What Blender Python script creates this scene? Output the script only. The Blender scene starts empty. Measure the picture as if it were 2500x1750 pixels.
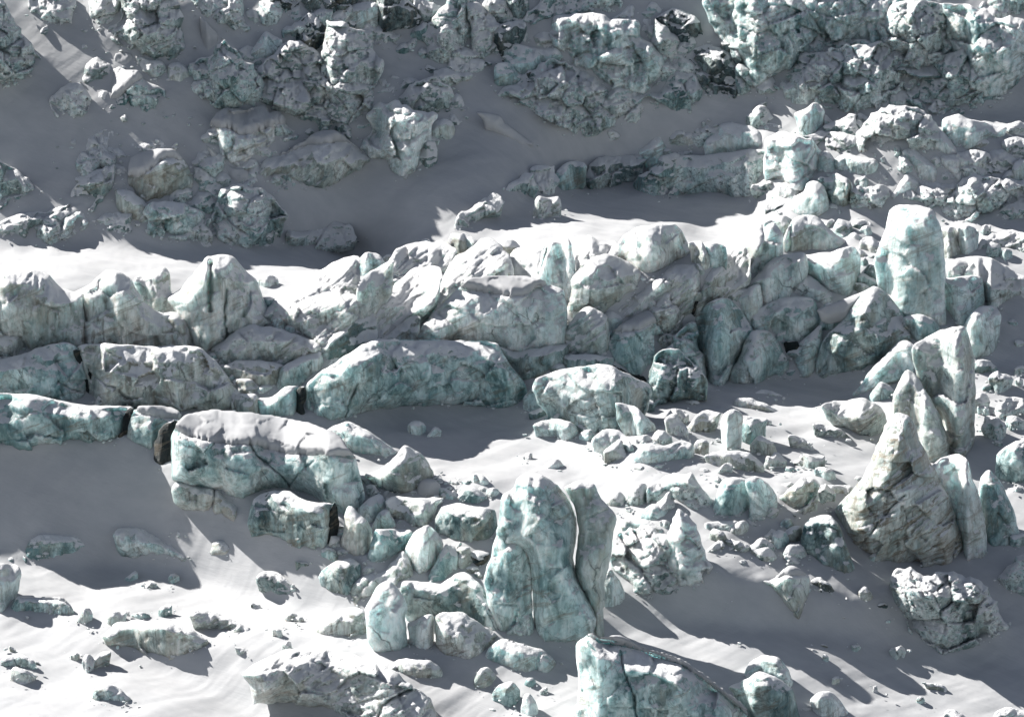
import bpy, math, random
import numpy as np

# ------------------------------------------------------------------ camera, sky, sun, exposure
scene = bpy.context.scene
PW, PH = 2500.0, 1750.0
LENS = 100.0
F = PW * LENS / 36.0
PITCH = math.radians(-16.0)
CAMZ = 160.0
cd = bpy.data.cameras.new("camera"); cam = bpy.data.objects.new("camera", cd)
scene.collection.objects.link(cam); scene.camera = cam
cd.lens = LENS; cd.sensor_width = 36.0; cd.sensor_fit = 'HORIZONTAL'
cd.clip_start = 1.0; cd.clip_end = 20000.0
cam.location = (0, 0, CAMZ); cam.rotation_euler = (math.radians(90) + PITCH, 0, 0)

SUN_EL = math.radians(31.0)
SUN_AZ = math.radians(-50.0)          # measured from +Y towards +X: behind the ice, to the left
world = bpy.data.worlds.new("World"); scene.world = world; world.use_nodes = True
wn = world.node_tree.nodes; wl = world.node_tree.links
sky = wn.new("ShaderNodeTexSky"); sky.sky_type = 'NISHITA'; sky.sun_disc = False
sky.sun_elevation = SUN_EL; sky.sun_rotation = SUN_AZ
sky.altitude = 2500; sky.air_density = 1.0; sky.dust_density = 1.5; sky.ozone_density = 1.0
bg = wn.get("Background") or wn.new("ShaderNodeBackground")
bg.inputs[1].default_value = 0.050
hs = wn.new("ShaderNodeHueSaturation"); hs.inputs['Saturation'].default_value = 0.58    # a milky winter sky
wl.new(sky.outputs[0], hs.inputs['Color']); wl.new(hs.outputs[0], bg.inputs[0])
sl = bpy.data.lights.new("sun", 'SUN'); sl.energy = 5.0; sl.angle = math.radians(0.5); sl.color = (1.0, 0.97, 0.925)
so = bpy.data.objects.new("sun", sl); scene.collection.objects.link(so)
sx, sy, sz = math.sin(SUN_AZ) * math.cos(SUN_EL), math.cos(SUN_AZ) * math.cos(SUN_EL), math.sin(SUN_EL)
from mathutils import Vector
so.rotation_euler = Vector((sx, sy, sz)).to_track_quat('Z', 'Y').to_euler()
so.location = (-200, 600, 300)
scene.view_settings.view_transform = 'Standard'
scene.view_settings.look = 'None'
scene.view_settings.gamma = 1.0
scene.view_settings.exposure = 1.30
scene.cycles.max_bounces = 6
scene.cycles.use_denoising = True

# ------------------------------------------------------------------ maths
def hash01(ix, iy, iz, seed):
    h = (ix.astype(np.int64) * 374761393 + iy.astype(np.int64) * 668265263 + iz.astype(np.int64) * 2147483647 + seed * 1274126177) & 0xFFFFFFFF
    h = ((h ^ (h >> 13)) * 1274126177) & 0xFFFFFFFF
    h = ((h ^ (h >> 16)) * 2246822519) & 0xFFFFFFFF
    return ((h ^ (h >> 15)) & 0xFFFFFF) / float(0xFFFFFF)
def vnoise(x, y, z, seed=0):
    xi, yi, zi = np.floor(x), np.floor(y), np.floor(z)
    fx, fy, fz = x - xi, y - yi, z - zi
    ux, uy, uz = [f * f * f * (f * (f * 6 - 15) + 10) for f in (fx, fy, fz)]
    r = 0
    for dx in (0, 1):
        wx = ux if dx else 1 - ux
        for dy in (0, 1):
            wy = uy if dy else 1 - uy
            for dz in (0, 1):
                wz = uz if dz else 1 - uz
                r = r + wx * wy * wz * hash01(xi + dx, yi + dy, zi + dz, seed)
    return r * 2 - 1
def fbm(x, y, z, seed=0, oct=4, gain=0.5):
    r = 0; a = 1.0; s = 0
    for o in range(oct):
        r = r + a * vnoise(x, y, z, seed + o * 17); s += a
        x = x * 2.03 + 11.3; y = y * 2.03 + 5.7; z = z * 2.03 + 3.1; a *= gain
    return r / s
def ridged(x, y, z, seed=0, oct=4, gain=0.55):
    r = 0; a = 1.0; s = 0
    for o in range(oct):
        r = r + a * (1 - 2.2 * np.abs(vnoise(x, y, z, seed + o * 17))); s += a
        x = x * 2.07 + 7.3; y = y * 2.07 + 1.7; z = z * 2.07 + 9.1; a *= gain
    return r / s
def cells(x, y, seed=0):
    """2-D Voronoi with a random tilted plane in every cell: broken, angular relief. Returns relief and distance to the cell border."""
    xi, yi = np.floor(x), np.floor(y)
    best = np.full(x.shape, 9.0); second = np.full(x.shape, 9.0); rel = np.zeros(x.shape)
    zz = np.zeros(x.shape)
    for dx in (-1, 0, 1):
        for dy in (-1, 0, 1):
            cx, cy = xi + dx, yi + dy
            px = cx + hash01(cx, cy, zz, seed); py = cy + hash01(cx, cy, zz, seed + 1)
            d = np.hypot(x - px, y - py)
            r = hash01(cx, cy, zz, seed + 2) - 0.5 + (hash01(cx, cy, zz, seed + 3) - 0.5) * (x - px) * 2.4 + (hash01(cx, cy, zz, seed + 4) - 0.5) * (y - py) * 2.4
            nb = d < best
            second = np.where(nb, best, np.minimum(second, d))
            rel = np.where(nb, r, rel); best = np.where(nb, d, best)
    return rel, second - best
def sstep(a, b, x):
    t = np.clip((x - a) / (b - a), 0, 1); return t * t * (3 - 2 * t)
CP, SP = math.cos(PITCH), math.sin(PITCH)
def rays(px, py):
    """direction of the ray through a photo pixel, scaled so that its forward part is 1"""
    a = (np.asarray(px, float) - PW / 2) / F; b = -(np.asarray(py, float) - PH / 2) / F
    ry = CP - b * SP; rz = SP + b * CP
    return a / ry, rz / ry
def inpoly(px, py, poly):
    r = np.zeros(px.shape, bool); n = len(poly); j = n - 1
    for i in range(n):
        xi, yi = poly[i]; xj, yj = poly[j]
        c = ((yi > py) != (yj > py))
        with np.errstate(divide='ignore', invalid='ignore'):
            t = (xj - xi) * (py - yi) / ((yj - yi) if yj != yi else 1e-9) + xi
        r ^= c & (px < t); j = i
    return r
def polydist(px, py, pts, closed=True):
    best = np.full(px.shape, 1e9); n = len(pts)
    for i in range(n if closed else n - 1):
        ax, ay = pts[i]; bx, by = pts[(i + 1) % n]
        vx, vy = bx - ax, by - ay; L = vx * vx + vy * vy + 1e-9
        t = np.clip(((px - ax) * vx + (py - ay) * vy) / L, 0, 1)
        best = np.minimum(best, np.hypot(px - ax - t * vx, py - ay - t * vy))
    return best
def make_mesh(name, V, Q, smooth=True):
    me = bpy.data.meshes.new(name)
    V = np.asarray(V, np.float32); Q = np.asarray(Q, np.int32); k = Q.shape[1]
    me.vertices.add(len(V)); me.vertices.foreach_set('co', V.ravel())
    me.loops.add(Q.size); me.loops.foreach_set('vertex_index', Q.ravel())
    me.polygons.add(len(Q)); me.polygons.foreach_set('loop_start', np.arange(0, Q.size, k, dtype=np.int32))
    me.polygons.foreach_set('use_smooth', np.full(len(Q), smooth))
    me.update(calc_edges=True); me.validate()
    return me
def link(o, parent=None):
    scene.collection.objects.link(o)
    if parent is not None: o.parent = parent
    return o

# ------------------------------------------------------------------ materials
def nodes_of(m):
    m.use_nodes = True; nt = m.node_tree; nt.nodes.clear(); return nt
class NT:
    def __init__(s, m): s.t = nodes_of(m); s.m = m
    def n(s, kind, **kw):
        x = s.t.nodes.new(kind)
        for k, v in kw.items():
            if k.startswith('i_'):
                key = k[2:]; key = int(key) if key.isdigit() else key.replace('_', ' ')
                x.inputs[key].default_value = v
            else: setattr(x, k, v)
        return x
    def l(s, a, b): s.t.links.new(a, b)
    def math(s, op, a, b=None, clamp=False):
        x = s.n("ShaderNodeMath", operation=op); x.use_clamp = clamp
        for i, v in enumerate((a, b)):
            if v is None: continue
            if isinstance(v, (int, float)): x.inputs[i].default_value = v
            else: s.l(v, x.inputs[i])
        return x.outputs[0]
    def ramp(s, fac, stops):
        x = s.n("ShaderNodeValToRGB"); e = x.color_ramp.elements
        while len(e) > 1: e.remove(e[-1])
        for i, (p, c) in enumerate(stops):
            if i == 0: el = e[0]; el.position = p
            else: el = e.new(p)
            el.color = (c[0], c[1], c[2], 1) if not isinstance(c, (int, float)) else (c, c, c, 1)
        s.l(fac, x.inputs[0]); return x.outputs[0]
    def mix(s, fac, a, b):
        x = s.n("ShaderNodeMix", data_type='RGBA')
        if isinstance(fac, (int, float)): x.inputs[0].default_value = fac
        else: s.l(fac, x.inputs[0])
        for i, v in ((6, a), (7, b)):
            if isinstance(v, tuple): x.inputs[i].default_value = (*v, 1)
            else: s.l(v, x.inputs[i])
        return x.outputs[2]
    def pos(s, scale=(1, 1, 1), rot=(0, 0, 0)):
        g = s.n("ShaderNodeNewGeometry"); m = s.n("ShaderNodeMapping")
        m.inputs['Scale'].default_value = scale; m.inputs['Rotation'].default_value = rot
        # rotate first, then squeeze
        if any(rot):
            m0 = s.n("ShaderNodeMapping"); m0.inputs['Rotation'].default_value = rot; m.inputs['Rotation'].default_value = (0, 0, 0)
            s.l(g.outputs['Position'], m0.inputs[0]); s.l(m0.outputs[0], m.inputs[0])
        else: s.l(g.outputs['Position'], m.inputs[0])
        return m.outputs[0]
    def noise(s, vec, scale, detail=6, rough=0.6, dist=0.0):
        x = s.n("ShaderNodeTexNoise"); x.inputs['Scale'].default_value = scale; x.inputs['Detail'].default_value = detail
        x.inputs['Roughness'].default_value = rough; x.inputs['Distortion'].default_value = dist
        s.l(vec, x.inputs['Vector']); return x.outputs[0]

SNOW_ALB = (0.72, 0.72, 0.725)
def snow_material(name, sss=True):
    m = bpy.data.materials.new(name); t = NT(m)
    out = t.n("ShaderNodeOutputMaterial"); b = t.n("ShaderNodeBsdfPrincipled")
    b.inputs['Roughness'].default_value = 0.75; b.inputs['Specular IOR Level'].default_value = 0.2
    n1 = t.noise(t.pos((0.35, 0.9, 0.6), (0, 0, 0.5)), 0.5, 8, 0.6)
    n2 = t.noise(t.pos((1, 1, 1)), 0.05, 4, 0.5)
    c = t.mix(t.ramp(n1, [(0.35, 0.0), (0.75, 1.0)]), (0.385, 0.39, 0.40), (0.455, 0.455, 0.46))
    c = t.mix(t.ramp(n2, [(0.45, 0.0), (0.8, 0.35)]), c, (0.34, 0.335, 0.34))
    t.l(c, b.inputs['Base Color'])
    # wind grain and small drifts
    nb = t.noise(t.pos((0.16, 1.0, 1.0), (0, 0, 0.62)), 1.1, 7, 0.62)
    nb2 = t.noise(t.pos((1, 1, 1)), 3.0, 4, 0.6)
    h = t.math('ADD', t.math('MULTIPLY', nb, 0.55), t.math('MULTIPLY', nb2, 0.10))
    bp = t.n("ShaderNodeBump"); bp.inputs['Strength'].default_value = 0.5; bp.inputs['Distance'].default_value = 0.24
    t.l(h, bp.inputs['Height']); t.l(bp.outputs[0], b.inputs['Normal'])
    t.l(b.outputs[0], out.inputs[0])
    return m

def ice_material(name, lo, mid, hi, dirt=0.3, flute=1.0, snow=0.5, marble=0.6, strata=0.0, radius=2.6, speck=0.0, bump=1.0, band=0.62):
    """glacier ice: marbled teal body, vertical melt streaks, brown dust, snow caught on ledges"""
    m = bpy.data.materials.new(name); t = NT(m)
    out = t.n("ShaderNodeOutputMaterial"); b = t.n("ShaderNodeBsdfPrincipled")
    geo = t.n("ShaderNodeNewGeometry"); oi = t.n("ShaderNodeObjectInfo")
    big = t.noise(t.pos((1, 1, 0.6)), 0.16, 6, 0.6, 0.8)
    med = t.noise(t.pos((1, 1, 0.6)), 0.5, 8, 0.66, 0.5)
    flu = t.noise(t.pos((1, 1, 0.10)), 0.9, 8, 0.65, 0.4)
    v = t.math('ADD', t.math('MULTIPLY', big, 0.60), t.math('MULTIPLY', med, 0.25))
    v = t.math('ADD', v, t.math('MULTIPLY', flu, 0.20 * flute))
    v = t.math('SUBTRACT', v, 0.025 + 0.10 * (flute - 1))
    v = t.math('ADD', v, t.math('MULTIPLY', t.math('SUBTRACT', oi.outputs['Random'], 0.5), 0.09))
    c = t.ramp(v, [(0.40, lo), (0.49, mid), (0.585, hi)])
    # dark marbling along thin bands
    mb = t.noise(t.pos((1, 1, 0.8), (0.3, 0.5, 0.2)), 0.22, 9, 0.66, 0.7)
    mb = t.math('ABSOLUTE', t.math('SUBTRACT', mb, 0.5))
    mbk = t.ramp(mb, [(0.0, 1.0), (0.010, 0.5), (0.035, 0.0)])
    c = t.mix(t.math('MULTIPLY', mbk, marble), c, (lo[0] * .38, lo[1] * .42, lo[2] * .43))
    # brown-grey dust in vertical streaks and blotches
    ds = t.noise(t.pos((1, 1, 0.16)), 0.6, 8, 0.7, 0.8)
    db = t.noise(t.pos((1, 1, 0.5)), 0.12, 4, 0.6)
    dm = t.ramp(t.math('ADD', t.math('MULTIPLY', ds, 0.6), t.math('MULTIPLY', db, 0.5)), [(0.60 - 0.16 * dirt, 0.0), (0.80 - 0.16 * dirt, 1.0)])
    dc = t.mix(t.noise(t.pos(), 2.0, 3), (0.24, 0.205, 0.15), (0.44, 0.40, 0.33))
    c = t.mix(t.math('MULTIPLY', dm, min(1.0, 0.45 + 0.5 * dirt)), c, dc)
    gr = t.noise(t.pos((1, 1, 0.28)), 2.6, 7, 0.75, 0.6)
    c = t.mix(t.ramp(gr, [(0.34, 0.40), (0.47, 0.0)]), c, (lo[0] * .55, lo[1] * .52, lo[2] * .48))
    c = t.mix(t.ramp(gr, [(0.56, 0.0), (0.72, 0.45)]), c, (min(1, hi[0] * 1.06), min(1, hi[1] * 1.05), min(1, hi[2] * 1.04)))
    bs = t.noise(t.pos((1, 1, 0.09)), 1.5, 6, 0.7, 0.5); bm = t.noise(t.pos((1, 1, 0.4)), 0.09, 3, 0.5)
    bk = t.math('MULTIPLY', t.ramp(bs, [(0.50, 0.0), (0.62, 1.0)]), t.ramp(bm, [(0.42, 0.0), (0.60, 1.0)]))
    c = t.mix(t.math('MULTIPLY', bk, min(0.85, 0.35 + 0.5 * dirt)), c, (0.15, 0.13, 0.105))
    # faint dust bands of old snow layers
    ly = t.noise(t.pos((0.16, 0.16, 1.5), (0.15, math.radians(24), 0)), 0.8, 6, 0.62, 0.5); lm = t.noise(t.pos(), 0.11, 3, 0.5)
    lk = t.math('MULTIPLY', t.ramp(ly, [(0.53, 0.0), (0.60, 1.0), (0.66, 0.2)]), t.ramp(lm, [(0.44 if band < .9 else 0.30, 0.0), (0.58 if band < .9 else 0.42, 1.0)]))
    c = t.mix(t.math('MULTIPLY', lk, band), c, (0.215, 0.18, 0.135))
    # fracture lines
    vx = t.n("ShaderNodeVectorMath", operation='MULTIPLY_ADD'); nz = t.n("ShaderNodeTexNoise"); nz.inputs['Scale'].default_value = 0.35; nz.inputs['Detail'].default_value = 5
    gp_ = t.pos((1, 1, 0.62), (0.2, 0.5, 0.3)); t.l(gp_, nz.inputs['Vector']); t.l(nz.outputs['Color'], vx.inputs[0]); vx.inputs[1].default_value = (2.6, 2.6, 2.6); t.l(gp_, vx.inputs[2])
    vo = t.n("ShaderNodeTexVoronoi", feature='DISTANCE_TO_EDGE'); vo.inputs['Scale'].default_value = 0.17; t.l(vx.outputs[0], vo.inputs['Vector'])
    ck = t.math('MULTIPLY', t.ramp(vo.outputs['Distance'], [(0.0, 1.0), (0.006, 0.9), (0.018, 0.0)]), t.ramp(lm, [(0.36, 1.0), (0.47, 0.0)]))
    c = t.mix(t.math('MULTIPLY', ck, 0.6), c, (0.03, 0.045, 0.05))
    if speck:
        sp = t.noise(t.pos((1, 1, 1.3)), 1.5, 8, 0.72, 0.5)
        sm = t.ramp(sp, [(0.54, 0.0), (0.62, 1.0)])
        c = t.mix(t.math('MULTIPLY', sm, speck), c, (0.055, 0.07, 0.075))
    # snow on ledges
    sep = t.n("ShaderNodeSeparateXYZ"); t.l(geo.outputs['Normal'], sep.inputs[0])
    sn = t.noise(t.pos((1, 1, 1)), 0.34 if speck and not strata else 0.6, 9, 0.74, 0.6)
    up = t.math('ADD', sep.outputs[2], t.math('MULTIPLY', t.math('SUBTRACT', sn, 0.5), 1.7))
    if strata:
        st = t.noise(t.pos((0.22, 0.22, 1.9), (0, math.radians(38), 0)), 0.75, 8, 0.66, 0.3)
        up = t.math('ADD', up, t.math('MULTIPLY', t.math('SUBTRACT', st, 0.5), 3.4 * strata))
    sf = t.ramp(up, [(max(0.0, 0.86 - 0.62 * snow - 0.05), 0.0), (0.86 - 0.62 * snow + 0.05, 1.0)])
    c2 = t.mix(sf, c, SNOW_ALB)
    t.l(c2, b.inputs['Base Color'])
    b.inputs['Subsurface Weight'].default_value = 1.0
    b.inputs['Subsurface Radius'].default_value = (0.80, 0.97, 1.0)
    b.inputs['Subsurface Scale'].default_value = radius
    t.l(t.math('MULTIPLY', t.math('SUBTRACT', 1.0, sf), 1.0), b.inputs['Subsurface Weight'])
    t.l(t.math('ADD', t.math('MULTIPLY', sf, 0.35), 0.42), b.inputs['Roughness'])
    b.inputs['Specular IOR Level'].default_value = 0.35
    b.inputs['IOR'].default_value = 1.31
    fb = t.noise(t.pos((1, 1, 0.55)), 1.3, 9, 0.72, 0.5)
    fl2 = t.noise(t.pos((1, 1, 0.12)), 2.0, 6, 0.65, 0.2)
    hh = t.math('ADD', t.math('MULTIPLY', fb, 0.9), t.math('MULTIPLY', fl2, 0.35 * flute))
    hh = t.math('SUBTRACT', hh, t.math('MULTIPLY', mbk, 0.12 * marble))
    hh = t.math('SUBTRACT', hh, t.math('MULTIPLY', ck, 0.25))
    hh = t.math('ADD', hh, t.math('MULTIPLY', sf, 0.25))
    bp = t.n("ShaderNodeBump"); bp.inputs['Strength'].default_value = 0.75; bp.inputs['Distance'].default_value = 0.75 * bump
    t.l(hh, bp.inputs['Height']); t.l(bp.outputs[0], b.inputs['Normal'])
    t.l(b.outputs[0], out.inputs[0])
    return m
def dict_of(*a, **k): return (a, k)
SPEC = {
 't': dict_of('teal_ice', (0.18, 0.30, 0.305), (0.51, 0.655, 0.65), (0.80, 0.885, 0.87), dirt=0.28, snow=0.30, marble=0.6, radius=3.2),
 'p': dict_of('pale_ice', (0.46, 0.585, 0.58), (0.74, 0.84, 0.83), (0.87, 0.92, 0.905), dirt=0.28, snow=0.42, marble=0.4, radius=4.0),
 'd': dict_of('dusty_ice', (0.28, 0.345, 0.33), (0.57, 0.63, 0.60), (0.80, 0.83, 0.80), dirt=0.60, snow=0.48, radius=3.0),
 'f': dict_of('fluted_ice', (0.44, 0.54, 0.52), (0.72, 0.79, 0.77), (0.86, 0.90, 0.87), dirt=0.55, flute=1.7, snow=0.42, marble=0.25, radius=4.0),
 'r': dict_of('broken_teal_ice', (0.14, 0.24, 0.245), (0.48, 0.60, 0.595), (0.80, 0.87, 0.86), dirt=0.25, snow=0.52, marble=0.5, speck=0.85, radius=1.5, bump=1.5),
 'w': dict_of('snowy_broken_ice', (0.18, 0.26, 0.26), (0.52, 0.61, 0.60), (0.80, 0.85, 0.835), dirt=0.32, snow=0.86, marble=0.4, speck=0.85, radius=1.5, bump=1.5),
 's': dict_of('layered_ice', (0.22, 0.28, 0.275), (0.54, 0.61, 0.59), (0.79, 0.83, 0.81), dirt=0.5, snow=0.70, marble=0.4, strata=0.6, speck=0.6, radius=1.5, bump=1.4),
 'v': dict_of('snowy_pale_ice', (0.38, 0.46, 0.45), (0.66, 0.74, 0.72), (0.85, 0.89, 0.87), dirt=0.6, flute=1.3, snow=0.78, marble=0.4, speck=0.5, strata=0.3, radius=3.5, bump=1.3),
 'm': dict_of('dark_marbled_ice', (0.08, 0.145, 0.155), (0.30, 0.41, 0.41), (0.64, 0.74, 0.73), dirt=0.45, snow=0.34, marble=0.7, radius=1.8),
 'y': dict_of('dirt_banded_ice', (0.30, 0.37, 0.36), (0.58, 0.65, 0.63), (0.80, 0.85, 0.83), dirt=0.7, snow=0.40, marble=0.3, radius=2.5, band=0.95),
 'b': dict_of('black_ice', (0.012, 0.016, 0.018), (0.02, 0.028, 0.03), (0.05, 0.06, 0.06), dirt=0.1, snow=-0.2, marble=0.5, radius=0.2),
 'g': dict_of('icefall_ice', (0.15, 0.255, 0.265), (0.44, 0.58, 0.58), (0.76, 0.85, 0.84), dirt=0.3, flute=1.5, snow=0.40, marble=0.6, speck=0.35, radius=2.4, bump=1.5),
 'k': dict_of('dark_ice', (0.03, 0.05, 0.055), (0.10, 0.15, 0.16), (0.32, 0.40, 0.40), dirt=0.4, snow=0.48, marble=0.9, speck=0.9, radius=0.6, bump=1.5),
}
MAT = {'snow': snow_material('wind_packed_snow')}
for k_, (a_, kw_) in SPEC.items():
    kw_['radius'] = kw_.get('radius', 2.6) * 0.72
    MAT[k_] = ice_material(*a_, **kw_)
    kw2 = dict(kw_); kw2['radius'] = 0.22; MAT[k_ + '2'] = ice_material(a_[0] + '_small', *a_[1:], **kw2)

# ------------------------------------------------------------------ the snow surface: slopes are given region by region, then integrated into one real surface
def P(s): return [tuple(float(v) for v in q.split(',')) for q in s.split()]
SLOPES = [   # (forward slope in degrees, region)
 (39, "-700,-900 3200,-900 3200,480 2500,520 2100,545 1850,540 1750,500 1500,478 1320,515 1280,570 1110,592 1000,625 940,632 790,600 700,588 530,606 300,600 0,590 -700,590"),
 (49, "-700,250 0,190 160,120 260,60 330,120 250,200 330,260 300,400 250,500 0,420 -700,420"),
 (41, "1250,300 1500,330 1800,370 2100,300 2700,262 2700,300 2300,300 1900,350 1700,385 1350,390"),
 (49, "640,560 760,520 900,490 1120,480 1150,520 1130,570 1000,600 800,590"),
 (48, "2150,400 2500,430 2700,440 2400,470 2200,450"),
 (12, "260,-300 520,-300 500,30 300,30"),
 (42, "600,60 1100,60 1100,250 700,260"),
 (24, "880,400 1000,310 1170,310 1340,390 1290,432 1000,445 930,470"),
 (30, "650,440 720,400 900,400 1010,455 900,480 700,480"),
 (4, "1800,350 2100,290 2200,265 2700,285 2700,345 2000,350"),
 (39, "1350,300 1700,215 1950,240 2050,290 1900,300 1500,330"),
 (-2, "-700,595 0,592 300,602 530,608 700,590 800,595 940,628 1010,628 1000,700 850,760 640,700 450,665 200,700 -700,700"),
 (-2, "1210,575 1290,480 1480,440 1800,450 1880,560 1750,660 1500,640 1330,600"),
 (8, "2090,560 2700,520 2700,640 2090,640"),
 (32, "-700,720 900,760 1600,700 2100,700 2700,660 2700,900 2100,940 1500,960 900,980 -700,980"),
 (6, "850,985 1400,985 1480,1110 1000,1090 850,1040"),
 (1, "830,1080 1000,1085 1440,1115 1560,1060 1540,1000 1650,950 1980,930 2120,980 2130,1200 1900,1260 1500,1240 1300,1190 1000,1190 850,1140"),
 (-7, "1500,1000 1560,950 1700,930 1980,920 2120,980 2000,1080 1560,1080"),
 (10, "2380,880 2800,850 2800,1150 2380,1150"),
 (55, "-700,1080 370,1075 420,1160 600,1190 600,1250 900,1370 1010,1470 850,1500 700,1475 460,1425 300,1400 250,1400 200,1395 0,1375 -700,1350"),
 (-1, "-700,1330 0,1370 60,1385 215,1448 255,1395 290,1385 460,1410 700,1480 850,1512 1000,1570 1000,1600 840,1560 650,1530 250,1540 0,1440 -700,1400"),
 (40, "360,1610 480,1665 640,1760 1180,1760 900,1660 600,1560 500,1600"),
 (0, "-700,1480 0,1530 180,1600 350,1612 640,1760 800,2300 -700,2300"),
 (6, "1280,1600 1480,1600 1480,1760 1250,1760"),
 (8, "1500,1230 2100,1260 2300,1400 2100,1420 1750,1390 1600,1330"),
 (39, "1480,1420 1500,1340 1620,1350 1760,1410 2080,1480 2500,1380 3100,1380 3100,1640 2500,1620 2250,1560 1950,1540 1700,1520 1500,1550"),
 (5, "1650,1535 1950,1550 2250,1575 2500,1630 3100,1650 3100,2300 1650,2300"),
 (6, "1700,1760 3100,1790 3100,2300 1000,2300 1100,1760"),
]
GS = 10.0
gx = np.arange(-700, 3201, GS); gy = np.arange(-900, 2301, GS)
GX, GY = np.meshgrid(gx, gy)
S = np.full(GX.shape, 14.0)
for s, poly in SLOPES:
    S[inpoly(GX, GY, P(poly))] = s
def blur(a, k):
    for _ in range(k):
        p = np.pad(a, 1, mode='edge')
        a = (p[1:-1, 1:-1] * 4 + (p[:-2, 1:-1] + p[2:, 1:-1] + p[1:-1, :-2] + p[1:-1, 2:]) * 2 + p[:-2, :-2] + p[:-2, 2:] + p[2:, :-2] + p[2:, 2:]) / 16
    return a
zg = np.zeros(GX.shape)
cu, su = math.cos(0.35), math.sin(0.35)
S = S + 12.0 * fbm((GX * cu + GY * su) / 260, (GY * cu - GX * su) / 90, zg, 7, 4) + 5.0 * fbm((GX * cu - GY * su) / 70, (GY * cu + GX * su) / 45, zg, 19, 3)
S = blur(S, 3)
_, RZ = rays(GX, GY)
TT = -RZ                                   # tangent of the angle below the horizon
# d ln(y) / d row (rows go down, so the value is negative)
Tm = 0.5 * (TT[1:] + TT[:-1]); Sm = np.tan(np.radians(0.5 * (S[1:] + S[:-1])))
g = -(TT[1:] - TT[:-1]) / np.maximum(Tm + Sm, 0.08)
WX = 0.75
L = np.zeros(GX.shape); L[::-1] = 0
acc = np.zeros(GX.shape); acc[1:] = np.cumsum(g.mean(axis=1))[:, None] * np.ones((1, GX.shape[1]))
L = acc - acc[int((1750 + 900) / GS), 0] + math.log(340.0)
def AtA(u):
    dy = u[1:] - u[:-1]; dx = (u[:, 1:] - u[:, :-1]) * WX * WX
    r = np.zeros_like(u); r[1:] += dy; r[:-1] -= dy; r[:, 1:] += dx; r[:, :-1] -= dx
    return r + 1e-6 * u
rhs = np.zeros_like(L); rhs[1:] += g; rhs[:-1] -= g; rhs += 1e-6 * L
x = L.copy(); r = rhs - AtA(x); p = r.copy(); rs = (r * r).sum()
for it in range(1800):
    Ap = AtA(p); a = rs / (p * Ap).sum(); x += a * p; r -= a * Ap; rn = (r * r).sum()
    if rn < 1e-13: break
    p = r + (rn / rs) * p; rs = rn
L = x
def bil(A, px, py):
    fx = np.clip((np.asarray(px, float) - gx[0]) / GS, 0, len(gx) - 1.001); fy = np.clip((np.asarray(py, float) - gy[0]) / GS, 0, len(gy) - 1.001)
    ix = fx.astype(int); iy = fy.astype(int); tx = fx - ix; ty = fy - iy
    return (A[iy, ix] * (1 - tx) + A[iy, ix + 1] * tx) * (1 - ty) + (A[iy + 1, ix] * (1 - tx) + A[iy + 1, ix + 1] * tx) * ty
def ground_y(px, py): return np.exp(bil(L, px, py))
def ground_point(px, py):
    y = float(ground_y(px, py)); a, b = rays(px, py); return (float(a) * y, y, CAMZ + float(b) * y)
gxb = np.arange(-100, 2601, 4.0); gyb = np.arange(-100, 1861, 4.0)
def build_terrain():
    ex = np.concatenate([np.arange(-700, -60, 20.0), np.arange(-60, 2560, 4.0), np.arange(2560, 3201, 20.0)])
    ey = np.concatenate([np.arange(-900, -60, 20.0), np.arange(-60, 1790, 4.0), np.arange(1790, 2301, 20.0)])
    X, Y = np.meshgrid(ex, ey)
    # smooth (cubic-like) reading of the slope solution
    Ls = sum(bil(L, X + dx, Y + dy) for dx in (-8, -3, 3, 8) for dy in (-8, -3, 3, 8)) / 16
    y = np.exp(Ls); a, b = rays(X, Y)
    wx, wy, wz = a * y, y, CAMZ + b * y
    # drifts, wind ridges and dents
    c, s_ = math.cos(0.62), math.sin(0.62)
    u, v = wx * c + wy * s_, -wx * s_ + wy * c
    zz = np.zeros(u.shape)
    d = 0.9 * fbm(u * 0.03, v * 0.07, zz, 3, 3) + 0.19 * fbm(u * 0.10, v * 0.35, zz, 9, 4) + 0.035 * ridged(u * 0.12, v * 0.8, zz + 2, 21, 3)
    inside = sstep(-80, 40, X) * 1.0
    wz = wz + d
    # snow banked against the foot of every block
    K_ = np.zeros((len(gyb), len(gxb)))
    fe = np.concatenate(FEET); fi = np.clip(((fe[:, 1] - gyb[0]) / 4).astype(int), 0, len(gyb) - 1); fj = np.clip(((fe[:, 0] - gxb[0]) / 4).astype(int), 0, len(gxb) - 1)
    np.maximum.at(K_, (fi, fj), np.clip(fe[:, 2] / 120.0, 0.15, 1.0))
    B1 = blur(K_, 10) * 6.0; B2 = blur(K_, 60) * 12.0
    K_ = np.clip(B1 * 0.45 + B2 * 0.55, 0, 1)
    fx = np.clip((X - gxb[0]) / 4, 0, len(gxb) - 1.001); fy = np.clip((Y - gyb[0]) / 4, 0, len(gyb) - 1.001)
    ix = fx.astype(int); iy = fy.astype(int); tx = fx - ix; ty = fy - iy
    kk = (K_[iy, ix] * (1 - tx) + K_[iy, ix + 1] * tx) * (1 - ty) + (K_[iy + 1, ix] * (1 - tx) + K_[iy + 1, ix + 1] * tx) * ty
    wz = wz + kk * (0.55 + 0.55 * fbm(u * 0.12, v * 0.12, zz, 51, 2)) * 1.5
    n, m_ = X.shape
    V = np.stack([wx, wy, wz], -1).reshape(-1, 3)
    I = np.arange(n * m_).reshape(n, m_)
    Q = np.stack([I[1:, :-1], I[1:, 1:], I[:-1, 1:], I[:-1, :-1]], -1).reshape(-1, 4)
    me = make_mesh('snow_ground', V, Q); me.materials.append(MAT['snow'])
    o = link(bpy.data.objects.new('snow_ground', me)); o['kind'] = 'structure'
    return o
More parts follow.
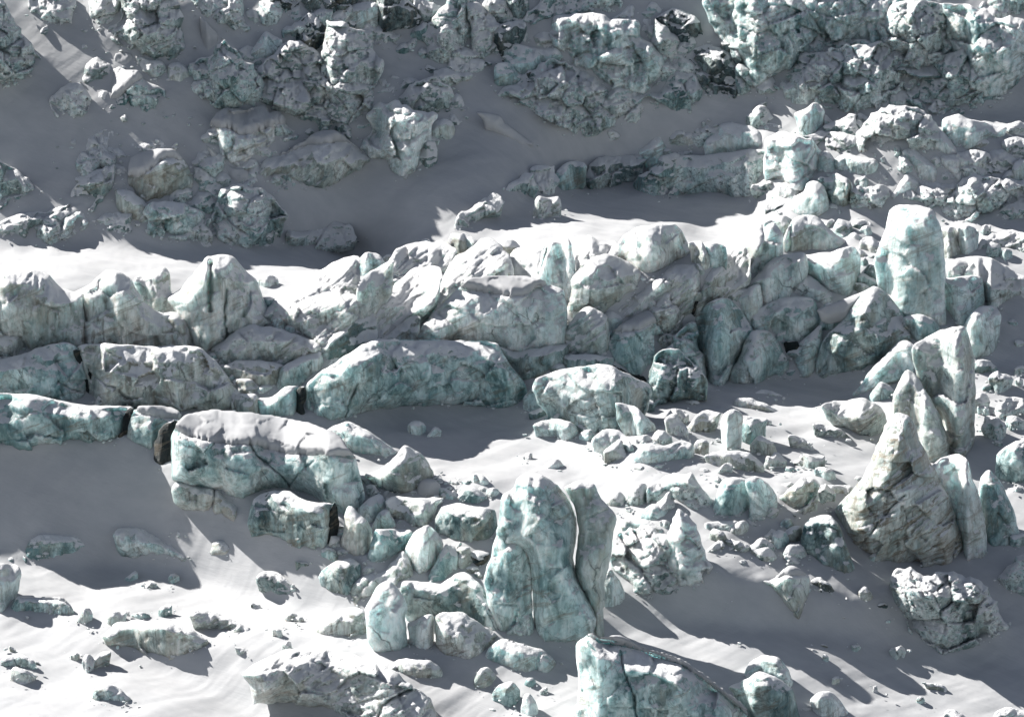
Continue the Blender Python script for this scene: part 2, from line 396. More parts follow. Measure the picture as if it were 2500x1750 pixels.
print('terrain y range', float(np.exp(L[int(900/GS), 125+0])), ground_y(1250, 0), ground_y(1250, 1750), ground_y(0, 0), ground_y(2500, 0), 'iters', it)

# ------------------------------------------------------------------ one ice block = one closed mesh with its own outline, thickness and broken relief
STEP = 3.4
OCC = []; FEET = []
def refine(poly, rng, amp, seed):
    """break the traced outline up with small irregular notches"""
    out = []
    n = len(poly)
    for i in range(n):
        ax, ay = poly[i]; bx, by = poly[(i + 1) % n]
        L_ = math.hypot(bx - ax, by - ay); k = max(1, int(L_ / 9))
        for j in range(k):
            t = j / k; out.append((ax + (bx - ax) * t, ay + (by - ay) * t))
    a = np.array(out); n = len(a)
    # corner rounding
    for _ in range(1): a = 0.25 * np.roll(a, 1, 0) + 0.5 * a + 0.25 * np.roll(a, -1, 0)
    z = np.zeros(n)
    d = fbm(a[:, 0] / 22.0, a[:, 1] / 22.0, z, seed, 3, 0.7)
    tg = np.roll(a, -1, 0) - np.roll(a, 1, 0); tg /= np.linalg.norm(tg, axis=1, keepdims=True) + 1e-9
    nn = np.stack([tg[:, 1], -tg[:, 0]], 1)
    a = a + nn * (d * amp)[:, None]
    return [tuple(q) for q in a]
STYLE = {   # planes, plane sharpness, edge radius share, low noise, flutes, rough, edge raggedness
 't': dict(K=8, sh=1.0, er=0.42, low=0.20, fl=0.05, ro=0.16, rag=3.5),
 'p': dict(K=7, sh=1.0, er=0.42, low=0.18, fl=0.08, ro=0.12, rag=3.5),
 'd': dict(K=8, sh=1.1, er=0.36, low=0.18, fl=0.05, ro=0.17, rag=4.0),
 'f': dict(K=7, sh=0.9, er=0.36, low=0.18, fl=0.26, ro=0.12, rag=4.0),
 'r': dict(K=8, sh=1.1, er=0.45, low=0.22, fl=0.06, ro=0.50, rag=11.0),
 'w': dict(K=8, sh=1.1, er=0.45, low=0.22, fl=0.02, ro=0.50, rag=11.0),
 's': dict(K=7, sh=1.0, er=0.40, low=0.16, fl=0.02, ro=0.19, rag=6.0),
 'k': dict(K=8, sh=1.2, er=0.45, low=0.25, fl=0.05, ro=0.55, rag=9.0),
 'g': dict(K=10, sh=1.1, er=0.30, low=0.24, fl=0.34, ro=0.34, rag=9.0),
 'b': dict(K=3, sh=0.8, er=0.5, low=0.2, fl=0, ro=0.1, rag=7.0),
 'm': dict(K=8, sh=1.0, er=0.42, low=0.2, fl=0.05, ro=0.16, rag=3.5),
 'v': dict(K=7, sh=1.0, er=0.42, low=0.18, fl=0.10, ro=0.17, rag=6.0),
 'n': dict(K=3, sh=0.5, er=1.00, low=0.12, fl=0.00, ro=0.03, rag=2.0),
}
def block_arrays(poly, style, seed, thick=1.0, lean=0.10, cap=None, capk=2.0, cracks=(), sink=18, base=None, fac=None, knife=0, drape=0.35, maxlean=0.6, grow=1.0):
    if grow != 1.0:
        gc0 = np.mean(np.array(poly), 0); poly = [(gc0[0] + (q[0] - gc0[0]) * grow, gc0[1] + (q[1] - gc0[1]) * grow) for q in poly]
    rng = random.Random(seed); st = dict(STYLE[style])
    pr = refine(poly, rng, st['rag'], seed)
    A = np.array(pr); x0, y0 = A.min(0); x1, y1 = A.max(0)
    w, h = x1 - x0, y1 - y0
    area = abs(0.5 * np.sum(A[:, 0] * np.roll(A[:, 1], -1) - A[:, 1] * np.roll(A[:, 0], -1)))
    W = math.sqrt(area)
    st_ = (STEP if style not in 'rwk' else 2.8) if W > 45 else max(2.0, W / 14)
    gxx = np.arange(x0 - 2 * st_, x1 + 3 * st_, st_); gyy = np.arange(y0 - 2 * st_, y1 + sink + 3 * st_, st_)
    X, Y = np.meshgrid(gxx, gyy)
    # outline pushed down into the snow
    B = A.copy()
    cx = A[:, 0]
    gc = gxx; OM = inpoly(X, Y, [tuple(q) for q in A]); anyc = OM.any(0)
    botc = np.where(OM, Y, -1e9).max(0); topc = np.where(OM, Y, 1e9).min(0)
    ok = np.nonzero(anyc)[0]
    botc = np.interp(gc, gc[ok], botc[ok]); topc = np.interp(gc, gc[ok], topc[ok])
    for _ in range(3):
        pb = np.pad(botc, 1, mode='edge'); botc = (pb[:-2] + 2 * pb[1:-1] + pb[2:]) / 4
    mid = 0.5 * (topc + botc); B = A.copy()
    bot = botc; top = topc
    low = A[:, 1] > np.interp(A[:, 0], gc, mid) + 0.1 * h
    B[low, 1] += sink
    B = [tuple(q) for q in B]
    sd = polydist(X, Y, B); ins = inpoly(X, Y, B); sd = np.where(ins, sd, -sd)
    cell = (ins[:-1, :-1] | ins[1:, :-1] | ins[:-1, 1:] | ins[1:, 1:])
    used = np.zeros(X.shape, bool); used[:-1, :-1] |= cell; used[1:, :-1] |= cell; used[:-1, 1:] |= cell; used[1:, 1:] |= cell
    # snap outer nodes onto the outline
    gyv, gxv = np.gradient(sd, st_)
    gn = np.hypot(gxv, gyv) + 1e-6
    out = used & ~ins
    Xs = X.copy(); Ys = Y.copy()
    mv = np.clip(-sd[out], 0, 1.5 * st_)
    Xs[out] += gxv[out] / gn[out] * mv; Ys[out] += gyv[out] / gn[out] * mv
    s = np.clip(sd, 0, None)
    # depth of the foot of the block, column by column
    cxm = gc
    if base is None:
        yc = ground_y(gc, botc)
        m0 = float(np.median(ground_y(gc, np.full(gc.shape, y1 - 0.03 * h)))); mp0 = m0 / F
        yc = np.minimum(yc, min(m0, float(yc.min()) + 0.3 * W * mp0) + 0.55 * W * mp0)
        kk = max(3, int(len(gc) / 5)) | 1
        yc = np.convolve(np.pad(yc, kk // 2, mode='edge'), np.ones(kk) / kk, 'valid')
        yfoot = np.broadcast_to(yc[None, :], X.shape).copy()
    else:
        yfoot = np.full(X.shape, float(ground_y(*base)))
    mpp = float(np.median(yfoot)) / F
    a, b = rays(Xs, Ys)
    # world-ish coordinates for relief (metres, own offset per block)
    U = a * yfoot; Vv = b * yfoot; zz = np.full(X.shape, float(seed % 97) * 3.7)
    T = 0.52 * min(w, h, 1.1 * W) * thick
    smax = max(1.0, s.max())
    er = max(6.0, smax * st['er'])
    sn_ = np.clip(s / er, 0, 1); prof = 0.5 * np.sqrt(np.clip(1 - (1 - sn_) ** 2, 0, 1)) + 0.5 * sn_
    qx = (X - 0.5 * (x0 + x1)) / (0.5 * w); qy = (Y - 0.5 * (y0 + y1)) / (0.5 * h)
    hh = np.full(X.shape, 1.0)
    K = fac if fac is not None else st['K'] + rng.randint(-1, 2)
    warp = 0.16 * fbm(qx * 1.3, qy * 1.3, zz, seed + 5, 3)
    for kk in range(K):
        th = rng.uniform(0, 2 * math.pi); g_ = st['sh'] * rng.uniform(0.35, 1.15); c_ = rng.uniform(0.72, 1.15)
        hk = c_ - g_ * (qx * math.cos(th) + qy * math.sin(th)) * 0.8 + warp * 0.6
        if style == 'n':     # rounded ridges
            m_ = np.minimum(hh, hk); dlt = np.clip(1 - np.abs(hh - hk) / 0.22, 0, 1); hh = m_ - 0.05 * dlt * dlt
        else: hh = np.minimum(hh, hk)
    hh = np.clip(hh, -0.15, 1.3)
    relief = T * (0.30 + 0.70 * hh) * prof
    sc = W * mpp
    e = sstep(0, 14, s)
    amp = min(T * 1.1, 0.30 * W)
    lowf = 3.2 / max(4.0, sc)
    relief = relief + e * amp * st['low'] * 2.2 * fbm(U * lowf, Vv * lowf * 0.8, zz, seed, 3)
    if st['fl']:
        relief = relief + e * min(amp, 46) * st['fl'] * 1.3 * ridged(U * 0.22, Vv * 0.035, zz, seed + 31, 3)
    if st['ro']:
        c1, e1 = cells(U * 0.24 + 0.35 * fbm(U * .2, Vv * .2, zz, 5, 2), Vv * 0.28, seed)
        c2, e2 = cells(U * 0.62 + 5 + 0.2 * fbm(U * .5, Vv * .5, zz, 8, 2), Vv * 0.7, seed + 9)
        c3, e3 = cells(U * 2.0 + 5, Vv * 2.1, seed + 19)
        am = min(amp, 75)
        if st['ro'] < 0.2: relief = relief + e * am * st['ro'] * (1.7 * c1 + 0.45 * c2)
        else: relief = relief + e * am * st['ro'] * (1.35 * c1 + 0.50 * c2 + 0.16 * c3 - 0.30 * np.exp(-(e1 / 0.08) ** 2))
    # fine relief everywhere
    relief = relief + e * 2.4 * fbm(U * 0.9, Vv * 0.7, zz, seed + 77, 4, 0.6)
    if style == 's':
        uu = U * math.cos(0.65) + Vv * math.sin(0.65); vv = -U * math.sin(0.65) + Vv * math.cos(0.65)
        relief = relief + e * 9 * ridged(uu * 0.16, vv * 1.3, zz, seed + 5, 3)
    for cr in cracks:
        wdt = cr[0]; dd = polydist(X + 2.5 * vnoise(X / 11, Y / 11, zz), Y, cr[1], closed=False)
        relief = relief - 26 * (wdt / 3.0) * np.exp(-(dd / wdt) ** 2)
    rise = np.clip(botc[None, :] - Y, 0, None) * mpp
    if base is not None: rise = np.clip(y1 - Y, 0, None) * mpp
    G = ground_y(X, Y)
    yup = yfoot + rise * lean
    yb2 = yup * (1 - drape) + np.clip(G, yup - 3, np.maximum(yup, yfoot + rise * maxlean)) * drape
    fr = np.clip(((botc - gyy[0]) / st_).astype(int) - 1, 0, len(gyy) - 1)
    rc = relief[fr, np.arange(len(gc))]
    kk = max(3, int(len(gc) / 4)) | 1
    rc = np.convolve(np.pad(rc, kk // 2, mode='edge'), np.ones(kk) / kk, 'valid')
    off = np.broadcast_to((0.85 * rc)[None, :], X.shape) * mpp
    yv = yb2 + off - relief * mpp
    yback = yb2 + off + T * 0.8 * prof * mpp * (0.8 if not knife else 0.4) + 0.12
    yback = np.maximum(yback, yv + 0.25 * prof)
    edge = used & ~ins
    capz = None
    if cap is not None:
        cpx = [q[0] for q in cap]; cpy = [q[1] for q in cap]
        cl = np.interp(X, cpx, cpy)
        cl = (cl + np.interp(X - 6, cpx, cpy) + np.interp(X + 6, cpx, cpy) + np.interp(X - 12, cpx, cpy) + np.interp(X + 12, cpx, cpy)) / 5
        up = np.clip(cl - Y, 0, None)
        rec = up * mpp * capk
        tot = np.clip(cl - (top[None, :]), 6, None)
        roll = 0.10 * tot.mean() * mpp * capk * fbm(U * 0.18, Vv * 0.18, zz, seed + 41, 2)
        fade = sstep(0, 12, up)
        srel = T * 0.6
        yv = yv * (1 - fade) + (yb2 + off - (0.35 * relief + 0.65 * srel) * mpp + roll) * fade + rec
        yback = np.maximum(yback + rec, yv + 0.6)
        capz = np.clip(cl + 4.5 * fbm(X / 16, Y / 40, zz, seed + 3, 3) - Y, 0, None)
    if capz is None: yv[edge] = yback[edge]
    yback[edge] = yv[edge]
    Xw, Zw = a * yv, CAMZ + b * yv
    Xb, Zb = a * yback, CAMZ + b * yback
    return dict(X=X, Y=Y, used=used, ins=ins, cell=cell, F_=np.stack([Xw, yv, Zw], -1), B_=np.stack([Xb, yback, Zb], -1), cap=capz, s=s, mpp=mpp, edge=edge, foot=np.stack([gc, botc, np.full(gc.shape, min(w, h))], 1)[::2])
def centre(V):
    c = V.mean(0).copy(); c[2] = V[:, 2].min(); return c
TABLE = {'s': 'serac'}
def build_block(name, label, cat, poly, style, seed, group=None, mat=None, cap=None, **kw):
    OCC.append(poly)
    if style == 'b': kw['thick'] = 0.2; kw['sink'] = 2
    d = block_arrays(poly, style, seed, cap=cap, **kw)
    used, edge, cell = d['used'], d['edge'], d['cell']
    FEET.append(d['foot'])
    idf = -np.ones(used.shape, int); nf = int(used.sum()); idf[used] = np.arange(nf)
    inner = used & ~edge; nbk = int(inner.sum())
    idb = idf.copy(); idb[inner] = nf + np.arange(nbk)
    V = np.concatenate([d['F_'][used], d['B_'][inner]])
    r, c = np.nonzero(cell)
    Qf = np.stack([idf[r + 1, c], idf[r + 1, c + 1], idf[r, c + 1], idf[r, c]], -1)
    Qb = np.stack([idb[r, c], idb[r, c + 1], idb[r + 1, c + 1], idb[r + 1, c]], -1)
    allrim = edge[r, c] & edge[r + 1, c] & edge[r, c + 1] & edge[r + 1, c + 1]
    Q = np.concatenate([Qf[~allrim], Qb[~allrim]])
    o0 = centre(V)
    me = make_mesh(name, V - o0, Q)
    mk = mat or {'n': 'snow'}.get(style, style)
    size = min(np.ptp(np.array(poly), axis=0)) * d['mpp']
    me.materials.append(MAT[mk + '2' if (mk != 'snow' and mk != 'b' and size < 4.5) else mk])
    capm = None
    if cap is not None:
        cm = (d['cap'] > 1.5) & used
        cc = cm[:-1, :-1] & cm[1:, :-1] & cm[:-1, 1:] & cm[1:, 1:] & cell
        if cc.sum() > 12:
            cu = np.zeros(used.shape, bool); full = np.zeros(used.shape, int)
            for dy in (0, 1):
                for dx in (0, 1):
                    cu[dy:cu.shape[0] - 1 + dy, dx:cu.shape[1] - 1 + dx] |= cc
                    full[dy:full.shape[0] - 1 + dy, dx:full.shape[1] - 1 + dx] += cc
            rim = cu & (full < 4)
            dist = np.where(cu & ~rim, 1.0, 0.0)
            for _ in range(5):
                p_ = np.pad(dist, 1); dist = np.where(cu & ~rim, (p_[1:-1, 1:-1] * 2 + p_[:-2, 1:-1] + p_[2:, 1:-1] + p_[1:-1, :-2] + p_[1:-1, 2:]) / 6, 0)
            lift = d['mpp'] * (6 + 14 * dist)
            topv = d['F_'] + np.stack([0 * lift, -0.45 * lift, 0.8 * lift], -1)
            botv = d['F_'] + np.array([0, 0.3, -0.35])
            ii = -np.ones(used.shape, int); nt_ = int(cu.sum()); ii[cu] = np.arange(nt_)
            jn = cu & ~rim; jj = ii.copy(); jj[jn] = nt_ + np.arange(int(jn.sum()))
            tv = topv.copy(); tv[rim] = d['F_'][rim] + np.array([0, 0.02, -0.05])
            V2 = np.concatenate([tv[cu], botv[jn]])
            r, c = np.nonzero(cc)
            qa = np.stack([ii[r + 1, c], ii[r + 1, c + 1], ii[r, c + 1], ii[r, c]], -1)
            qb = np.stack([jj[r, c], jj[r, c + 1], jj[r + 1, c + 1], jj[r + 1, c]], -1)
            ar = rim[r, c] & rim[r + 1, c] & rim[r, c + 1] & rim[r + 1, c + 1]
            capm = make_mesh('snow_cap', V2 - o0, np.concatenate([qa[~ar], qb[~ar]])); capm.materials.append(MAT['snow'])
    if capm is None:
        o = link(bpy.data.objects.new(name, me))
    else:
        o = link(bpy.data.objects.new(name, None))
        link(bpy.data.objects.new('ice_body', me), o); link(bpy.data.objects.new('snow_cap', capm), o)
    o.location = o0; o['label'] = label; o['category'] = cat
    if group: o['group'] = group
    return o
TILE = {'A': (0, 0, 2.679), 'B': (800, 0, 2.679), 'C': (1650, 0, 2.679), 'D': (0, 550, 2.679), 'E': (800, 550, 2.679), 'F': (1650, 550, 2.679),
        'G': (0, 1150, 2.679), 'H': (800, 1150, 2.679), 'I': (1650, 1150, 2.679), 'W': (0, 0, 0.9184)}
def TP(tile, s):
    ox, oy, k = TILE[tile]; return [(ox + x / k, oy + y / k) for x, y in P(s)]
def add_blocks(text):
    """one line per block: tile | kind | style | outline | label | options"""
    n = 0
    for ln in text.strip().splitlines():
        ln = ln.strip()
        if not ln or ln.startswith('#'): continue
        f = [q.strip() for q in ln.split('|')]
        tile, kind, style, outl, label = f[:5]; opt = {}
        for o in (f[5].split(';') if len(f) > 5 and f[5] else []):
            k, v = o.split('=', 1); k = k.strip(); v = v.strip()
            if k == 'cap': opt['cap'] = TP(tile, v)
            elif k == 'crack':
                wv, pts = v.split(':'); opt.setdefault('cracks', []).append((float(wv), TP(tile, pts)))
            elif k == 'base': opt['base'] = TP(tile, v)[0]
            elif k in ('mat', 'group'): opt[k] = v
            elif k in ('fac', 'knife'): opt[k] = int(v)
            else: opt[k] = float(v)
        n += 1
        poly = TP(tile, outl)
        seed = int(sum(p[0] * 3 + p[1] * 7 for p in poly)) % 9973 + n
        cat = {'serac': 'serac', 'ice_cliff': 'ice cliff', 'ice_boulder': 'ice boulder', 'ice_block': 'ice block', 'ice_tower': 'ice tower', 'rubble_heap': 'ice rubble',
               'ice_ledge': 'ice ledge', 'snow_mound': 'snow mound', 'ice_pinnacle': 'pinnacle', 'ice_arch': 'ice wall'}[kind]
        if tile in 'ABC' and style in 'rwk': opt.setdefault('grow', 1.08)
        if tile in 'DEF' and style in 'tpdsf' and 'cap' not in opt and 'ledge' not in kind: opt.setdefault('grow', 1.05)
        if kind == 'rubble_heap': opt.setdefault('drape', 0.6); opt.setdefault('maxlean', 0.8)
        build_block(kind, label, cat, poly, style, seed, **opt)

